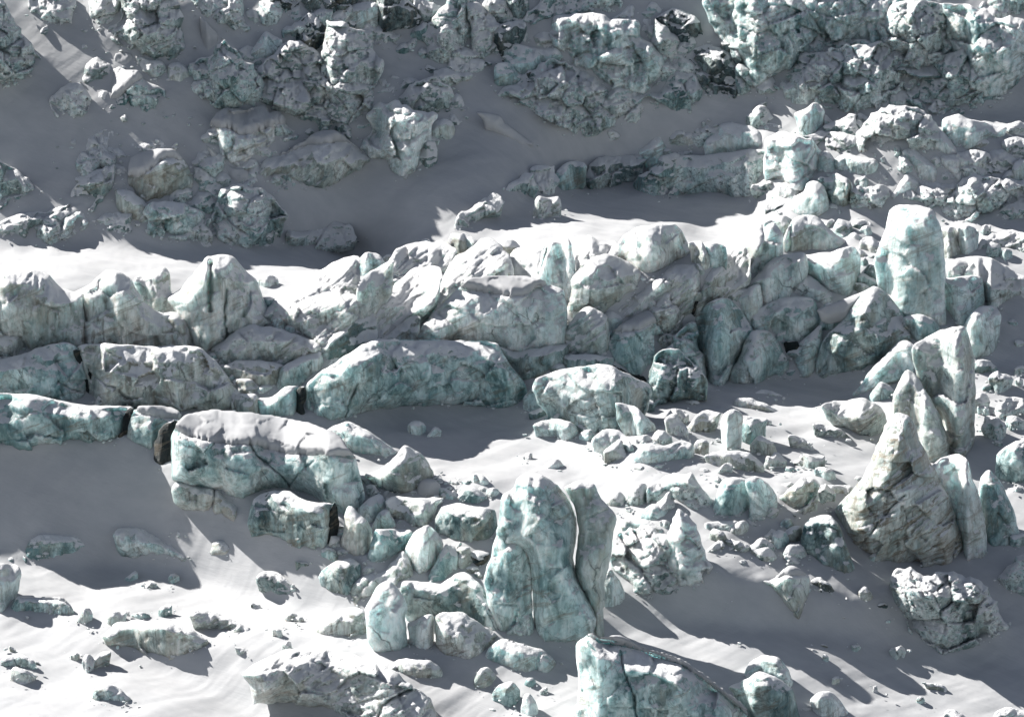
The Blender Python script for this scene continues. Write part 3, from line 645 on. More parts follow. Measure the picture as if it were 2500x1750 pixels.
add_blocks('''
A|ice_cliff|r|-420,-30 0,-20 60,90 140,220 200,310 275,375 240,430 130,510 0,560 -420,570|teal broken ice wall at the far upper left edge of the shaded valley
A|rubble_heap|w|190,-30 480,-30 490,60 440,140 360,180 250,110 200,40|snow-choked ice rubble at the top beside the big white snowy block
A|rubble_heap|w|600,-40 800,-40 790,120 700,160 640,190 590,130|grey dotted rubble directly left of the tall sunlit snowy block
A|serac|w|780,-40 1110,-40 1160,80 1180,180 1170,250 1210,320 1100,380 1030,395 960,370 900,380 860,310 760,290 710,240 740,180 800,110|tall sunlit serac plastered with white snow at the top left|mat=w
A|ice_block|w|880,360 960,385 1060,400 1090,480 1070,545 1000,530 930,470 900,420|small snowy block under the tall sunlit serac
A|snow_mound|n|735,440 750,345 860,345 885,400 845,445|smooth snow lump above the cap of a teal block in the shaded valley
A|ice_block|r|740,560 770,485 910,485 970,550 1060,600 1080,640 1020,700 950,725 880,730 800,695 720,670|teal block with a white snow corner in the upper left valley|cap=720,690 800,640 870,560 930,520;capk=1.2
A|ice_block|w|610,640 700,580 725,600 715,665 650,680|little pale block touching the snow-cornered teal block
A|ice_boulder|w|325,680 380,600 450,550 520,560 590,640 600,710 540,775 400,765 330,740|pale lone boulder farthest left in the shaded upper valley
A|rubble_heap|w|550,560 575,400 640,390 760,420 870,460 760,480 600,570|faint snowy rubble ridge between lone boulder and snow lump
A|rubble_heap|d|1090,560 1100,410 1170,400 1250,470 1240,560 1160,600|brownish rubble just left of the bright teal crag
A|serac|r|1230,530 1240,440 1330,380 1400,370 1420,310 1470,275 1510,310 1540,370 1640,430 1710,520 1730,640 1690,700 1560,730 1440,715 1380,670 1290,590|bright teal crag with a horned top in the upper left|mat=r
A|ice_block|t|1615,390 1640,340 1700,250 1730,190 1790,230 1855,260 1830,330 1720,420 1660,440|blue splintered block above the large rubble mound
A|ice_block|r|1850,200 1960,145 2080,80 2200,45 2290,35 2290,140 2170,190 2050,240 1930,285 1870,250|sloping grey rubble slab left of the curved teal arch
B|ice_arch|t|-10,75 60,60 130,45 260,5 320,10 345,80 330,160 345,250 260,225 170,190 90,150 0,130|curved teal ice arch leaning over at the top
A|rubble_heap|r|1690,540 1700,460 1740,400 1820,350 1900,290 1960,290 2060,340 2130,430 2200,520 2290,620 2330,850 2200,890 2060,830 1900,740 1790,740 1700,700|great rubble mound of grey ice beside the bright teal crag|mat=w
B|rubble_heap|w|0,150 120,190 260,240 300,340 360,450 300,560 320,680 200,760 150,860 60,880 0,820 -30,500|snowy shoulder of rubble sloping right of the great mound
A|rubble_heap|r|1250,-40 1560,-40 1600,100 1640,210 1590,225 1500,190 1400,140 1340,90 1280,40|broken teal rubble cut by the frame left of top centre
A|snow_mound|n|1300,100 1350,140 1440,230 1400,300 1375,370 1330,350|thin sunlit snow blade above the bright teal crag|thick=0.6
A|ice_block|w|1385,800 1450,750 1560,735 1730,725 1760,760 1790,830 1780,930 1690,960 1640,1090 1500,1090 1420,970 1400,880|tilted snow-topped block with overhanging left corner in the mid valley|cap=1380,850 1440,850 1530,870 1580,905 1720,860 1780,840;capk=1.3;mat=p
A|ice_block|r|1750,760 1800,745 1860,745 1870,820 1960,860 1940,915 1860,935 1760,930 1740,860|small snowy step block attached right of the tilted snow-topped block|cap=1740,830 1870,820;capk=1.4
A|ice_boulder|d|1965,855 2030,825 2095,860 2060,912 1990,912|small brown rock-like lump at the valley centre
A|rubble_heap|w|1250,1080 1300,1000 1370,990 1440,1060 1460,1125 1370,1135 1270,1115|small dotted rubble left of the jagged sunlit snow blade
A|snow_mound|n|1340,940 1440,1030 1520,1100 1610,1105 1650,1170 1600,1240 1510,1235 1480,1150 1400,1050|jagged sunlit snow blade leading down to a teal rubble heap|thick=0.5
A|serac|s|1675,1150 1720,1055 1850,1000 1990,930 2110,870 2190,865 2280,920 2380,990 2440,1060 2330,1110 2230,1190 2120,1265 2060,1235 1930,1185 1780,1135 1750,1220 1680,1195|broad striped serac with a bright snow crown in the valley|cap=1700,1050 1850,1030 2010,960 2110,960 2230,930 2400,1010;capk=1.8
A|ice_boulder|d|830,1180 850,1060 920,1010 1040,990 1150,1000 1230,1080 1270,1190 1260,1250 1190,1310 1080,1300 950,1340 860,1280|large round grey boulder with a snow hood in the lower left valley|cap=835,1180 960,1150 1050,1070 1120,1040 1220,1080 1260,1100;capk=1.3;mat=d
A|ice_block|r|920,1440 940,1360 1060,1320 1220,1345 1330,1390 1335,1480 1250,1560 1120,1570 980,1520|bright teal chunk right under the snow-hooded round boulder|mat=t
A|rubble_heap|d|755,1230 850,1240 960,1330 1000,1400 930,1480 820,1455 770,1380|brown and grey rubble at the foot of the snow-hooded boulder
A|rubble_heap|r|1220,1340 1290,1250 1390,1270 1410,1370 1340,1415 1270,1385|small dotted heap between the hooded boulder and blue-green rubble
A|rubble_heap|r|1400,1450 1430,1260 1550,1220 1680,1240 1780,1290 1860,1400 1830,1500 1700,1590 1500,1610 1420,1530|blue-green rubble tower at the edge of the sunlit plateau
A|rubble_heap|r|-50,1070 0,1070 90,1110 180,1160 240,1230 180,1295 60,1315 -50,1335|rough teal rubble at the left edge halfway up the valley
A|rubble_heap|w|-40,1460 60,1420 200,1390 330,1370 430,1330 530,1240 600,1280 665,1315 570,1395 480,1420 300,1500 140,1565 0,1560 -40,1540|long pale rubble strip above the sunlit plateau's left end
A|rubble_heap|w|1880,1560 1900,1520 2060,1500 2150,1450 2290,1480 2320,1580 2180,1610 1900,1615|low snowy rubble with brown specks on the plateau crest
A|rubble_heap|w|640,1170 660,1120 750,1070 840,1120 770,1205 665,1190|faint rubble just left of the snow-hooded boulder
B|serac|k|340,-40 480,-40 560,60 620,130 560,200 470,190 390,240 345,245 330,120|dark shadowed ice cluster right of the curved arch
B|ice_block|t|520,240 540,210 600,160 650,140 680,190 695,290 600,290|smooth teal splinter beneath the dark shadowed cluster
B|serac|r|680,240 680,170 720,110 760,60 830,-40 900,-40 910,120 940,200 900,260 860,310 790,328 710,300|steep dark teal crag left of the snowy gully at top centre
B|rubble_heap|w|870,380 950,300 930,180 900,40 970,30 1060,80 1100,150 1160,200 1160,260 1100,330 1010,365 900,420|snowy dirty rubble shelf right of the steep dark crag
B|rubble_heap|w|870,400 960,380 1030,400 1010,495 930,495 890,460|small patch of rubble under the snowy dirty shelf
B|ice_block|t|1145,410 1155,310 1220,280 1300,300 1390,320 1500,310 1550,380 1430,395 1350,480 1280,525 1200,450|angular teal blocks wedged below the snowy shelf, left of the great fluted wall|fac=9
B|ice_block|t|1085,570 1090,420 1180,400 1290,520 1260,565 1160,575|angular teal wedge standing at the foot of the angular blocks
B|ice_cliff|g|1420,230 1480,110 1560,90 1760,90 1850,130 2020,120 2050,230 2130,310 2210,400 2215,470 2150,590 2080,620 1960,600 1840,580 1750,500 1680,440 1560,390 1540,330|great fluted teal wall hanging below the upper snowfield|mat=t
B|rubble_heap|d|1745,65 1850,110 1950,40 2000,30 2025,185 1950,140 1820,155|brown broken rim on top of the great fluted teal wall
B|rubble_heap|r|1105,610 1200,560 1300,530 1400,420 1500,395 1580,430 1690,490 1790,570 1865,700 1855,800 1800,870 1620,870 1500,830 1420,760 1320,700 1200,680|huge cone of grey rubble spilling into the shaded trough|mat=r
B|rubble_heap|r|1840,590 1970,615 2060,600 2150,600 2200,540 2300,480 2300,700 2200,715 2080,690 1950,675 1860,655|teal rubble apron under the great fluted wall
B|ice_cliff|r|1270,140 1320,70 1390,50 1400,-40 1850,-40 1905,40 1840,70 1500,90 1400,125 1310,150|dark teal band of broken ice along the top, left of the big icefall
B|serac|r|480,640 560,540 700,515 780,580 850,680 800,730 620,745 500,720|snowy rubble crown on the central valley serac|mat=w
B|serac|w|220,970 250,910 290,870 270,760 330,690 440,670 480,705 620,740 710,760 670,850 650,950 600,1060 520,1160 450,1125 380,1045|central valley serac, teal foot and bright snow ramps|mat=p
B|ice_boulder|f|645,880 700,790 780,770 830,820 835,870 775,912 700,910|round striped teal knob beside the central valley serac
B|snow_mound|n|960,730 1060,738 1150,760 1140,790 1240,860 1355,950 1340,965 1240,930 1120,850 1030,800|long narrow sunlit snow crest in the shaded trough|thick=0.6
B|rubble_heap|w|1325,1110 1400,1080 1480,1090 1500,1200 1480,1295 1380,1270 1335,1200|pale rough block left of the wedge with a dark crack
B|ice_block|t|1480,1220 1490,1120 1560,1060 1640,1050 1705,1080 1690,1160 1620,1270 1520,1275|grey-green wedge with a dark crack to its right
B|rubble_heap|w|1700,1160 1720,1080 1800,1030 1900,1020 2080,1040 2045,1110 1965,1170 1880,1235 1760,1265 1700,1235|snow-covered lumpy block above the white snow dome
B|rubble_heap|r|1150,1235 1250,1170 1340,1120 1365,1240 1250,1260 1170,1270|low teal rubble tail running left from the pale rough block
B|rubble_heap|w|835,1490 870,1400 1000,1310 1080,1270 1150,1300 1150,1365 1050,1390 960,1435 900,1505|isolated dotted rubble patch in the shaded hollow
B|ice_boulder|t|575,1600 640,1550 685,1590 675,1640 580,1635|small teal point poking over the plateau crest
B|ice_block|w|1350,1400 1365,1290 1500,1290 1525,1370 1430,1420|sunlit snowy wall piece under the pale rough block|mat=w
B|ice_block|r|2000,1210 2060,1130 2140,1090 2150,1040 2290,1020 2340,1250 2200,1300 2060,1280|scaly teal slab left of the pale round-topped tower
C|ice_cliff|g|200,30 260,-40 720,-40 850,60 950,260 860,350 760,420 640,500 560,560 450,540 430,400 340,290 270,150|left panel of the big upper right icefall, teal and fluted|grow=1.08;mat=t
C|ice_cliff|g|700,-40 1480,-40 1480,80 1420,200 1330,290 1150,335 1020,310 900,260 830,150|pale teal central panel at the top of the big icefall|grow=1.08;mat=t
C|ice_cliff|r|1340,180 1420,60 1560,30 1750,60 1820,200 1900,330 1700,430 1540,460 1370,330|rugged panel of the big icefall with brown stains|grow=1.15
C|ice_cliff|g|1750,40 1950,60 2100,130 2320,150 2320,330 2250,520 2150,640 2000,640 1900,600 1850,400 1800,200|right-hand panel of the big icefall with vertical streaks|grow=1.08;mat=t
C|rubble_heap|r|430,500 440,440 700,390 900,360 1080,370 1100,710 1040,690 830,640 640,565 470,575|rubble apron under the icefall's left panel|grow=1.16
C|rubble_heap|r|1030,350 1330,300 1540,430 1490,600 1280,725 1100,730 1050,560|rubble apron in the middle foot of the icefall|grow=1.16;mat=r
C|rubble_heap|r|1460,460 1700,400 1880,330 2010,500 2015,670 1850,700 1600,700 1500,650|rubble apron under the brown-stained panel|grow=1.16
C|ice_block|t|1900,310 2080,200 2180,300 2245,420 2255,550 2145,650 2030,660 1960,530|smooth teal bulge at the lower right of the icefall|mat=t
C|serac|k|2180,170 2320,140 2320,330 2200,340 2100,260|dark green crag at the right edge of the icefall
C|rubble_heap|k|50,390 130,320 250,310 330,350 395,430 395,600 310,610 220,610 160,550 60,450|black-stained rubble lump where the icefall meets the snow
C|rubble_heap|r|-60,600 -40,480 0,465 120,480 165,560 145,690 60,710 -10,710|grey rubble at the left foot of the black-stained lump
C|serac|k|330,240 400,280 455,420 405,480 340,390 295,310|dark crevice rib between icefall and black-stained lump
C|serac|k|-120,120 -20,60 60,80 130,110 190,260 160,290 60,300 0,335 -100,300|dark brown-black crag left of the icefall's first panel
C|rubble_heap|w|1185,950 1200,870 1290,750 1400,705 1505,700 1610,740 1700,830 1755,900 1745,985 1640,1015 1500,980 1400,1000 1250,980|big domed snowy rubble heap below the icefall
C|ice_block|t|1735,780 1850,745 1920,780 2030,800 2180,835 2120,900 1980,920 1985,1005 1900,1005 1800,965 1745,880|smooth teal fin right of the domed rubble heap|mat=p
C|rubble_heap|w|2130,860 2180,810 2320,800 2320,880 2200,885|snowy edge rubble right of the smooth teal fin
C|rubble_heap|w|830,890 960,865 1090,868 1210,910 1195,985 1060,1005 1010,985 930,955|pale rubble shelf linking tower group and domed heap
C|ice_tower|p|180,960 200,910 260,880 290,810 360,800 500,820 560,870 590,920 595,975 460,990 350,1010 260,1050 195,1035|round-topped pale teal tower crowning the right-hand ridge
C|serac|p|-180,1230 -80,1040 100,1010 190,1015 330,1000 460,975 600,980 625,1080 560,1180 510,1275 440,1325 340,1315 240,1285 100,1285 -40,1290|wide pale serac carrying the round-topped tower|mat=r
C|serac|r|590,1030 610,910 700,865 780,885 900,930 945,1010 910,1150 850,1235 770,1270 690,1200 600,1135|lumpy pale serac right of the round-topped tower|mat=p
C|ice_boulder|p|910,1110 920,1010 990,978 1045,1050 1045,1135 960,1155|small smooth pale egg of ice beside the striped teal hollow
C|ice_block|f|1030,1040 1110,1005 1210,1025 1320,1040 1340,1110 1300,1175 1180,1165 1100,1135 1040,1095|striped teal hollow block with a brown streak|mat=t
C|rubble_heap|w|1300,1180 1320,1080 1430,1110 1505,1155 1400,1200|snowy lump right of the striped teal hollow
C|ice_pinnacle|p|730,1390 760,1300 840,1250 850,1200 900,1175 960,1200 1000,1300 1015,1410 940,1440 800,1440|pale pyramid standing over the row of tall towers|mat=p
C|serac|k|940,1180 1050,1140 1140,1180 1150,1270 1140,1380 1060,1360 1000,1300|dark teal hollow block between pale pyramid and rubble|mat=m
C|ice_block|r|1135,1240 1300,1210 1440,1240 1400,1310 1335,1405 1150,1410|row of small teal blocks right of the dark hollow|fac=10
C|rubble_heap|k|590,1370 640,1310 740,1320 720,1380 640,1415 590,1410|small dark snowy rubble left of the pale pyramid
C|rubble_heap|w|1475,1220 1530,1170 1680,1190 1870,1200 1840,1300 1700,1410 1640,1390 1560,1310 1500,1290|snow-streaked rubble fan in the right middle distance
C|rubble_heap|r|1770,1300 1870,1200 1960,1155 2080,1175 2310,1190 2310,1330 2100,1400 1980,1455 1830,1445 1730,1390|teal and brown rubble heap near the right edge behind the tall tower
C|rubble_heap|w|1475,1045 1540,1028 1615,1105 1540,1115|tiny snowy heap alone on the shaded shelf
C|rubble_heap|w|1915,1110 1980,1040 2080,980 2180,990 2250,1070 2150,1130 2040,1140|pale dotted heap on the right shaded shelf
C|rubble_heap|w|2110,940 2230,900 2320,905 2320,1070 2200,1020|snowy mass cut by the right edge above the shelf
D|ice_cliff|f|-420,320 0,310 100,300 230,293 320,330 370,400 430,420 490,440 540,440 560,600 560,810 -420,810|dust-streaked pale wall at the left edge under the sunlit plateau
D|ice_cliff|f|470,450 600,400 660,330 700,300 780,308 860,360 900,440 950,520 1010,560 1190,600 1225,700 1240,820 1000,830 700,820 540,810 490,640|pale wall with rounded crest next to the left edge wall
D|serac|p|880,350 960,310 1030,300 1070,270 1110,310 1120,450 1185,500 1170,620 1010,600 950,510 900,440|pale toothed serac between the rounded wall and split tower|mat=v
D|rubble_heap|d|1005,600 1080,570 1170,570 1215,640 1235,810 1000,810|brown-streaked squat column at the foot of the split tower
D|ice_tower|f|1100,480 1180,430 1300,300 1340,225 1430,205 1520,215 1600,300 1680,380 1700,440 1740,560 1780,650 1600,700 1450,760 1350,850 1310,840 1240,760 1190,620|tall split tower, two dark vertical fissures, at the left|crack=5:1378,245 1372,400 1375,560;crack=3:1482,420 1470,560 1472,650 1490,730
D|ice_block|p|1680,340 1780,320 1825,375 1760,440 1700,430|small snowy shoulder right of the split tower
D|serac|s|1730,590 1800,480 1900,410 2000,360 2150,270 2270,220 2335,212 2345,420 2345,640 2200,780 2100,810 1980,720 1900,665|layered snow-striped ramp rising right of the split tower|mat=v;drape=0.9;maxlean=1.5
D|rubble_heap|d|2090,820 2160,720 2300,600 2420,560 2465,650 2465,760 2300,850 2130,930|dark-holed brown rubble beneath the layered ramp|mat=w
D|ice_block|s|1390,810 1550,690 1640,650 1760,670 1850,680 1960,730 2110,790 2090,840 1900,910 1600,900 1460,900 1410,870|snow-plastered block in front of the split tower's right foot|mat=v
D|ice_boulder|w|1645,780 1700,710 1800,690 1880,760 1910,850 1820,895 1700,860|pale round boulder sitting on the snow-plastered block|mat=v
D|ice_block|p|1450,930 1570,880 1800,900 1855,910 1840,1000 1790,1080 1680,1070 1540,1020|pale greenish facetted slab above the thin snow saddle|fac=9;mat=d
D|ice_block|t|1835,930 1950,870 2090,815 2120,900 2020,980 1960,1050 1790,1090 1830,990|teal slab leaning against the greenish facetted one
D|serac|p|-60,570 130,570 300,640 450,680 560,700 590,800 400,820 250,820 180,840 160,720 0,690 -60,690|snow-dusted pale bank before the left edge wall
D|ice_block|d|-60,700 100,705 165,740 165,810 120,860 0,890 -60,890|brown speckled block at the left edge
D|ice_cliff|t|-420,890 0,885 120,855 230,820 320,780 450,775 495,810 545,900 565,990 560,1070 530,1120 440,1160 300,1130 180,1130 -420,1140|left half of the split teal wall, curved crest|crack=2.2:380,1020 460,1070 540,1090;lean=0.05
D|ice_cliff|t|515,815 560,790 700,780 940,800 1200,795 1300,810 1370,870 1430,930 1500,1040 1560,1110 1550,1200 1400,1210 1150,1210 900,1190 740,1190 630,1180 590,1090 605,1000 570,900|right half of the split teal wall, long and brown-shaded|crack=2.2:600,970 700,1050 760,1060;crack=2.5:780,1080 820,1130 900,1130;mat=d;lean=0.05
D|ice_cliff|t|-420,1100 90,1105 250,1115 350,1140 480,1170 600,1185 830,1185 862,1200 840,1300 790,1420 640,1410 350,1420 200,1470 0,1490 -420,1490|long low teal wall with a snow rim bordering the shaded slope
D|ice_block|t|872,1200 1000,1190 1120,1200 1190,1240 1180,1290 1080,1310 1040,1380 1025,1490 980,1500 900,1440 815,1420 845,1300|narrow teal block with flat snow top beside a black gap|cap=860,1210 950,1250 1080,1275 1200,1285;capk=1.8
W|serac|t|383,975 410,935 480,922 560,930 650,945 700,955 760,980 800,1030 822,1120 790,1150 765,1180 740,1130 650,1100 620,1095 590,1105 545,1125 440,1085 385,1060|broad teal serac under a thick smooth snow roof|cap=380,962 430,985 500,1000 570,1000 640,1022 720,1022 800,1032;capk=1.6;crack=2.4:560,995 575,1020 640,1075 650,1090;crack=2:650,1090 680,1050 700,1035
D|ice_block|d|1500,1160 1560,1100 1680,1110 1700,1260 1580,1260 1520,1210|dusty saddle block left of the thin dark slit
D|ice_block|p|1685,1130 1780,1130 1860,1060 1960,1050 1948,1270 1840,1280 1690,1260|smooth pale block beside a dark vertical slit left of the great arch|mat=t
D|ice_block|w|600,1190 640,1130 680,1095 745,1160 700,1190|little snowy triangle behind the long low teal wall
E|ice_block|t|-40,1380 30,1320 140,1280 250,1340 400,1440 460,1490 350,1530 200,1510 60,1480|teal half-buried block below the great arch's left pillar
E|ice_arch|t|-135,1270 -150,1050 -60,960 0,930 100,860 230,780 320,740 600,745 1000,755 1120,770 1140,830 1200,920 1280,1020 1310,1080 1290,1200 1100,1195 900,1180 700,1185 500,1195 300,1215 150,1270 60,1285|great arched teal wall spanning the picture's centre|cap=-150,700 300,700 330,748 600,758 900,762 1200,764;crack=2.5:195,1040 150,1150 120,1250;lean=0.04;sink=10
E|serac|t|560,745 600,690 700,560 820,440 860,400 940,355 1100,345 1300,355 1440,380 1550,420 1565,560 1560,780 1400,810 1230,840 1130,780 1110,775 900,770 700,760|massive serac with a smooth snow top behind the great arch|cap=840,420 870,425 1000,450 1180,475 1290,480 1350,430 1440,395 1560,400;capk=1.3;mat=p;base=900,900
E|serac|t|1120,790 1240,830 1390,800 1570,775 1570,850 1500,940 1420,990 1350,1020 1330,1050 1260,1000 1200,930|hollowed teal serac right of the great arch's crest|mat=m
E|ice_block|t|1275,1140 1340,1060 1400,1110 1475,1215 1440,1250 1300,1220|small teal cone at the right foot of the great arch
E|serac|t|1370,1090 1390,1010 1540,960 1640,945 1760,925 1850,930 1910,965 1990,1010 2080,1040 2090,1110 2000,1260 1920,1340 1730,1380 1600,1340 1500,1250 1440,1150|dark stained serac right of the small teal cone|grow=1.1;thick=0.6;mat=m
E|ice_block|t|1530,850 1700,845 1870,865 1870,940 1790,995 1620,990 1550,920|two-lobed teal shelf on top of the dark stained serac|mat=m
E|ice_block|s|1540,720 1600,620 1680,540 1740,545 1830,600 1835,870 1700,870 1550,850|striped snowy prism behind the two-lobed shelf|mat=v
E|serac|t|1825,790 1870,690 1950,640 2060,580 2110,560 2150,620 2130,720 2145,810 2110,930 2050,1010 1950,970 1840,870|dark teal block with a bright white snow top, centre right|cap=1830,715 1880,705 1950,712 2060,690 2130,650;capk=1.9
E|ice_block|w|2080,560 2140,520 2225,435 2310,560 2310,760 2250,830 2140,790 2120,650|pointed snow-speckled slab behind the white-topped dark block|mat=v
E|serac|r|2060,1120 2090,1000 2140,830 2300,800 2480,1000 2490,1110 2290,1110 2180,1170 2070,1205 1990,1260|shadowy teal jumble at the foot of the tall round boulder|mat=m
E|serac|s|380,300 440,180 520,125 620,112 760,115 840,170 790,240 740,340 600,320 480,330 400,360|layered snowy serac peeping over the plateau's right end|mat=v;drape=0.9;maxlean=1.5
E|serac|s|305,640 340,520 430,400 550,290 700,275 750,340 700,490 620,580 560,650 440,750 330,740|grey layered slab left of the massive snow-topped serac|mat=v;drape=0.9;maxlean=1.5
E|ice_block|p|190,450 220,350 330,280 430,230 420,400 340,520 300,640 200,610|bright ribbed snow-ice buttress right of the layered ramp|mat=v
E|ice_block|p|350,755 480,640 560,590 610,600 570,750|pale triangular slab leaning on the massive serac|mat=v
E|serac|s|690,520 750,350 800,250 840,200 920,170 1000,100 1050,85 1110,120 1180,200 1210,320 1190,360 950,380 860,430 790,470 700,590|pointed pale hill of layered ice on the skyline of the middle ridge|mat=v;drape=0.9;maxlean=1.5
E|serac|f|1170,220 1240,150 1400,130 1445,110 1430,200 1400,350 1260,370 1180,350|brown-streaked column right of the pointed pale hill|drape=0.9;maxlean=1.5;mat=v
E|ice_tower|f|1370,360 1400,180 1440,110 1540,72 1580,110 1615,250 1620,420 1590,600 1550,450 1440,400|fluted pale tower with a dark slot on the middle ridge|crack=4:1430,140 1400,250 1370,340;mat=p
E|serac|w|1610,230 1660,150 1700,60 1780,108 1880,100 1900,200 1770,310 1650,350 1620,340|snow-covered buttress just below the white snow dome|mat=v;drape=0.9;maxlean=1.5
E|serac|d|1590,640 1570,560 1600,440 1600,370 1620,330 1750,210 1830,195 1960,240 2040,310 2050,380 1960,430 1935,490 1880,520 1820,580|dirty curtain of ice hanging beneath the snow-covered buttress|mat=v
E|serac|p|1890,140 1950,60 2030,20 2150,0 2260,-5 2300,30 2390,220 2290,240 2200,290 2130,330 2060,325 1990,260 1920,210|big grey-green block with sharp edges under the white snow dome|mat=f
E|serac|s|1870,620 1900,550 2050,400 2240,270 2300,240 2430,240 2440,400 2360,600 2310,680 2220,660 2200,520 2100,560 1950,640|brown-striped snow slope falling below the sharp-edged block|mat=v;drape=0.9;maxlean=1.5
E|ice_boulder|p|518,1300 570,1268 630,1290 648,1340 600,1378 522,1368|round pale boulder alone in the arch's shadow
E|ice_boulder|p|640,1388 700,1310 750,1340 725,1385|little pale stone right of the round boulder in the arch's shadow
E|ice_boulder|t|1720,1420 1740,1390 1800,1340 1880,1330 1950,1380 2005,1460 1985,1540 1900,1510 1800,1450|smooth teal boulder at the foot of the dark stained serac
E|ice_ledge|t|1985,1550 2000,1490 2060,1430 2200,1440 2330,1400 2400,1430 2400,1520 2200,1560 2060,1590|long low teal ledge right of the smooth teal boulder
E|serac|d|240,1630 350,1590 430,1530 500,1440 590,1480 640,1540 690,1630 620,1720 450,1770 330,1700|grey teal block standing in the sunlit snow below the round boulder
E|ice_boulder|w|1275,1510 1310,1465 1355,1520 1335,1560 1290,1545|small snowy stone on the sunlit snow left of the pair
E|ice_boulder|p|1390,1610 1430,1560 1500,1520 1555,1590 1490,1625|small white lump right of the small snowy stone
F|serac|s|80,660 150,450 190,310 260,240 340,130 430,40 560,0 570,120 490,200 480,340 330,480 250,500 170,580|pale striped slope serac left of the tall tower group|mat=v;drape=0.9;maxlean=1.5
F|ice_tower|p|460,350 560,100 580,20 640,-20 700,60 700,190 640,240 540,340|narrow pale tower on the ridge next to the striped slope
F|ice_tower|p|685,200 720,60 760,-30 830,-65 930,-50 1030,60 1150,130 1020,200 800,200 700,220|cone-shaped pale tower with brown stripe behind the hollow block|crack=2:748,0 745,100 742,190;mat=f
F|serac|p|400,470 500,360 620,230 670,200 840,188 860,300 790,390 780,490 640,500 560,560 540,400 430,450|smooth pale teal serac with knife-edged left side|mat=p
F|serac|t|840,200 1010,180 1150,135 1200,190 1200,310 1160,460 1080,490 960,420 850,300|hollow turquoise block beneath the cone-shaped tower|mat=p
F|ice_block|p|775,400 830,320 870,325 1000,430 1080,465 960,550 915,540 900,500 780,500|facetted pale wedge in front of the hollow turquoise block|fac=9
F|ice_pinnacle|p|400,490 430,440 545,375 568,500 565,570 490,680 450,580|thin pale blade left of the smooth boulder with a rim|knife=1
F|ice_tower|p|1305,220 1350,120 1385,20 1400,-80 1440,-112 1600,-112 1680,-80 1725,20 1745,130 1755,340 1750,480 1765,680 1700,660 1600,620 1490,620 1470,620 1420,560 1350,430 1310,300|tallest pale tower on the right with smooth flat top|fac=4;thick=0.55;lean=0.06
F|serac|t|1740,350 1800,350 1930,330 1995,340 2010,480 1950,610 1890,680 1830,660 1780,520 1750,430|translucent teal block tucked right of the tallest tower
F|rubble_heap|d|1775,340 1790,260 1850,220 1980,205 2080,225 2200,300 2310,350 2310,470 2150,470 2120,580 2000,540 1990,360 1930,330|dirty rough roof-shaped serac right of the tallest tower|mat=w
F|ice_tower|p|1830,10 1930,5 1985,40 1965,160 1925,230 1870,230 1855,90|slim pale column behind the roof-shaped serac
F|serac|s|1960,210 2000,90 2100,50 2200,30 2310,70 2310,210 2100,150|striped snow slab at the right edge above the roof-shaped serac
F|rubble_heap|d|1725,40 1760,10 1830,20 1865,100 1865,190 1790,250 1745,230|shadowed brown ice between tallest tower and slim column
F|ice_boulder|t|1485,600 1600,585 1690,620 1760,710 1650,770 1570,795 1530,710|rounded teal lump at the base of the tallest tower
F|ice_tower|p|1870,700 1900,640 1940,570 2010,530 2100,540 2125,600 2105,700 2095,810 2000,870 1920,870|smooth pale thumb-shaped tower near the right edge
F|serac|p|1555,800 1620,760 1740,700 1880,670 1920,760 1945,900 1955,1100 1945,1350 1930,1490 1860,1520 1790,1500 1730,1250 1650,1110 1600,1000 1560,900|huge tall serac with dirty speckled face at the right|fac=6;mat=v
F|serac|t|1150,1110 1240,1010 1260,960 1350,870 1450,770 1500,752 1555,785 1565,870 1535,940 1430,1020 1380,1010 1300,1070 1240,1100|overhanging teal wedge left of the huge tall serac
F|ice_block|t|1250,1150 1290,1080 1340,1015 1400,1045 1440,1100 1340,1150|small teal lump in the shadow of the overhanging wedge
F|serac|s|950,1190 1010,1150 1100,1145 1240,1140 1340,1190 1380,1300 1340,1370 1220,1400 1160,1370 1090,1300|striped half-buried serac in front of the overhanging wedge
F|ice_pinnacle|p|1430,1130 1470,1020 1520,945 1580,1000 1650,1110 1720,1240 1770,1380 1790,1520 1680,1560 1590,1520 1560,1380 1530,1290 1430,1240|upper pale pyramid behind the dirt-layered pyramid|mat=d
W|ice_pinnacle|s|1868,1145 1920,1090 1945,1050 1965,995 1988,948 2010,923 2045,935 2062,985 2092,1045 2132,1120 2152,1180 2162,1222 2150,1260 2090,1268 2000,1264 1945,1250 1905,1210|dominant pointed pyramid with slanting brown dirt layers|mat=y;fac=4;crack=2:2028,1110 2005,1130 1935,1215;crack=2.4:2150,1190 2138,1240 2140,1260;thick=1.1
W|serac|p|2085,1050 2108,1025 2150,1016 2172,1030 2178,1070 2197,1110 2212,1190 2212,1245 2160,1260 2150,1200 2122,1125 2100,1085|pale broken tower attached right of the dominant pyramid|mat=p
W|ice_tower|t|2190,1130 2198,1070 2218,1048 2250,1090 2277,1150 2288,1200 2270,1222 2220,1226 2200,1200|smooth teal tusk right of the pale broken tower
F|ice_boulder|t|-5,1060 -20,900|x
'''.replace("F|ice_boulder|t|-5,1060 -20,900|x\n", ""))
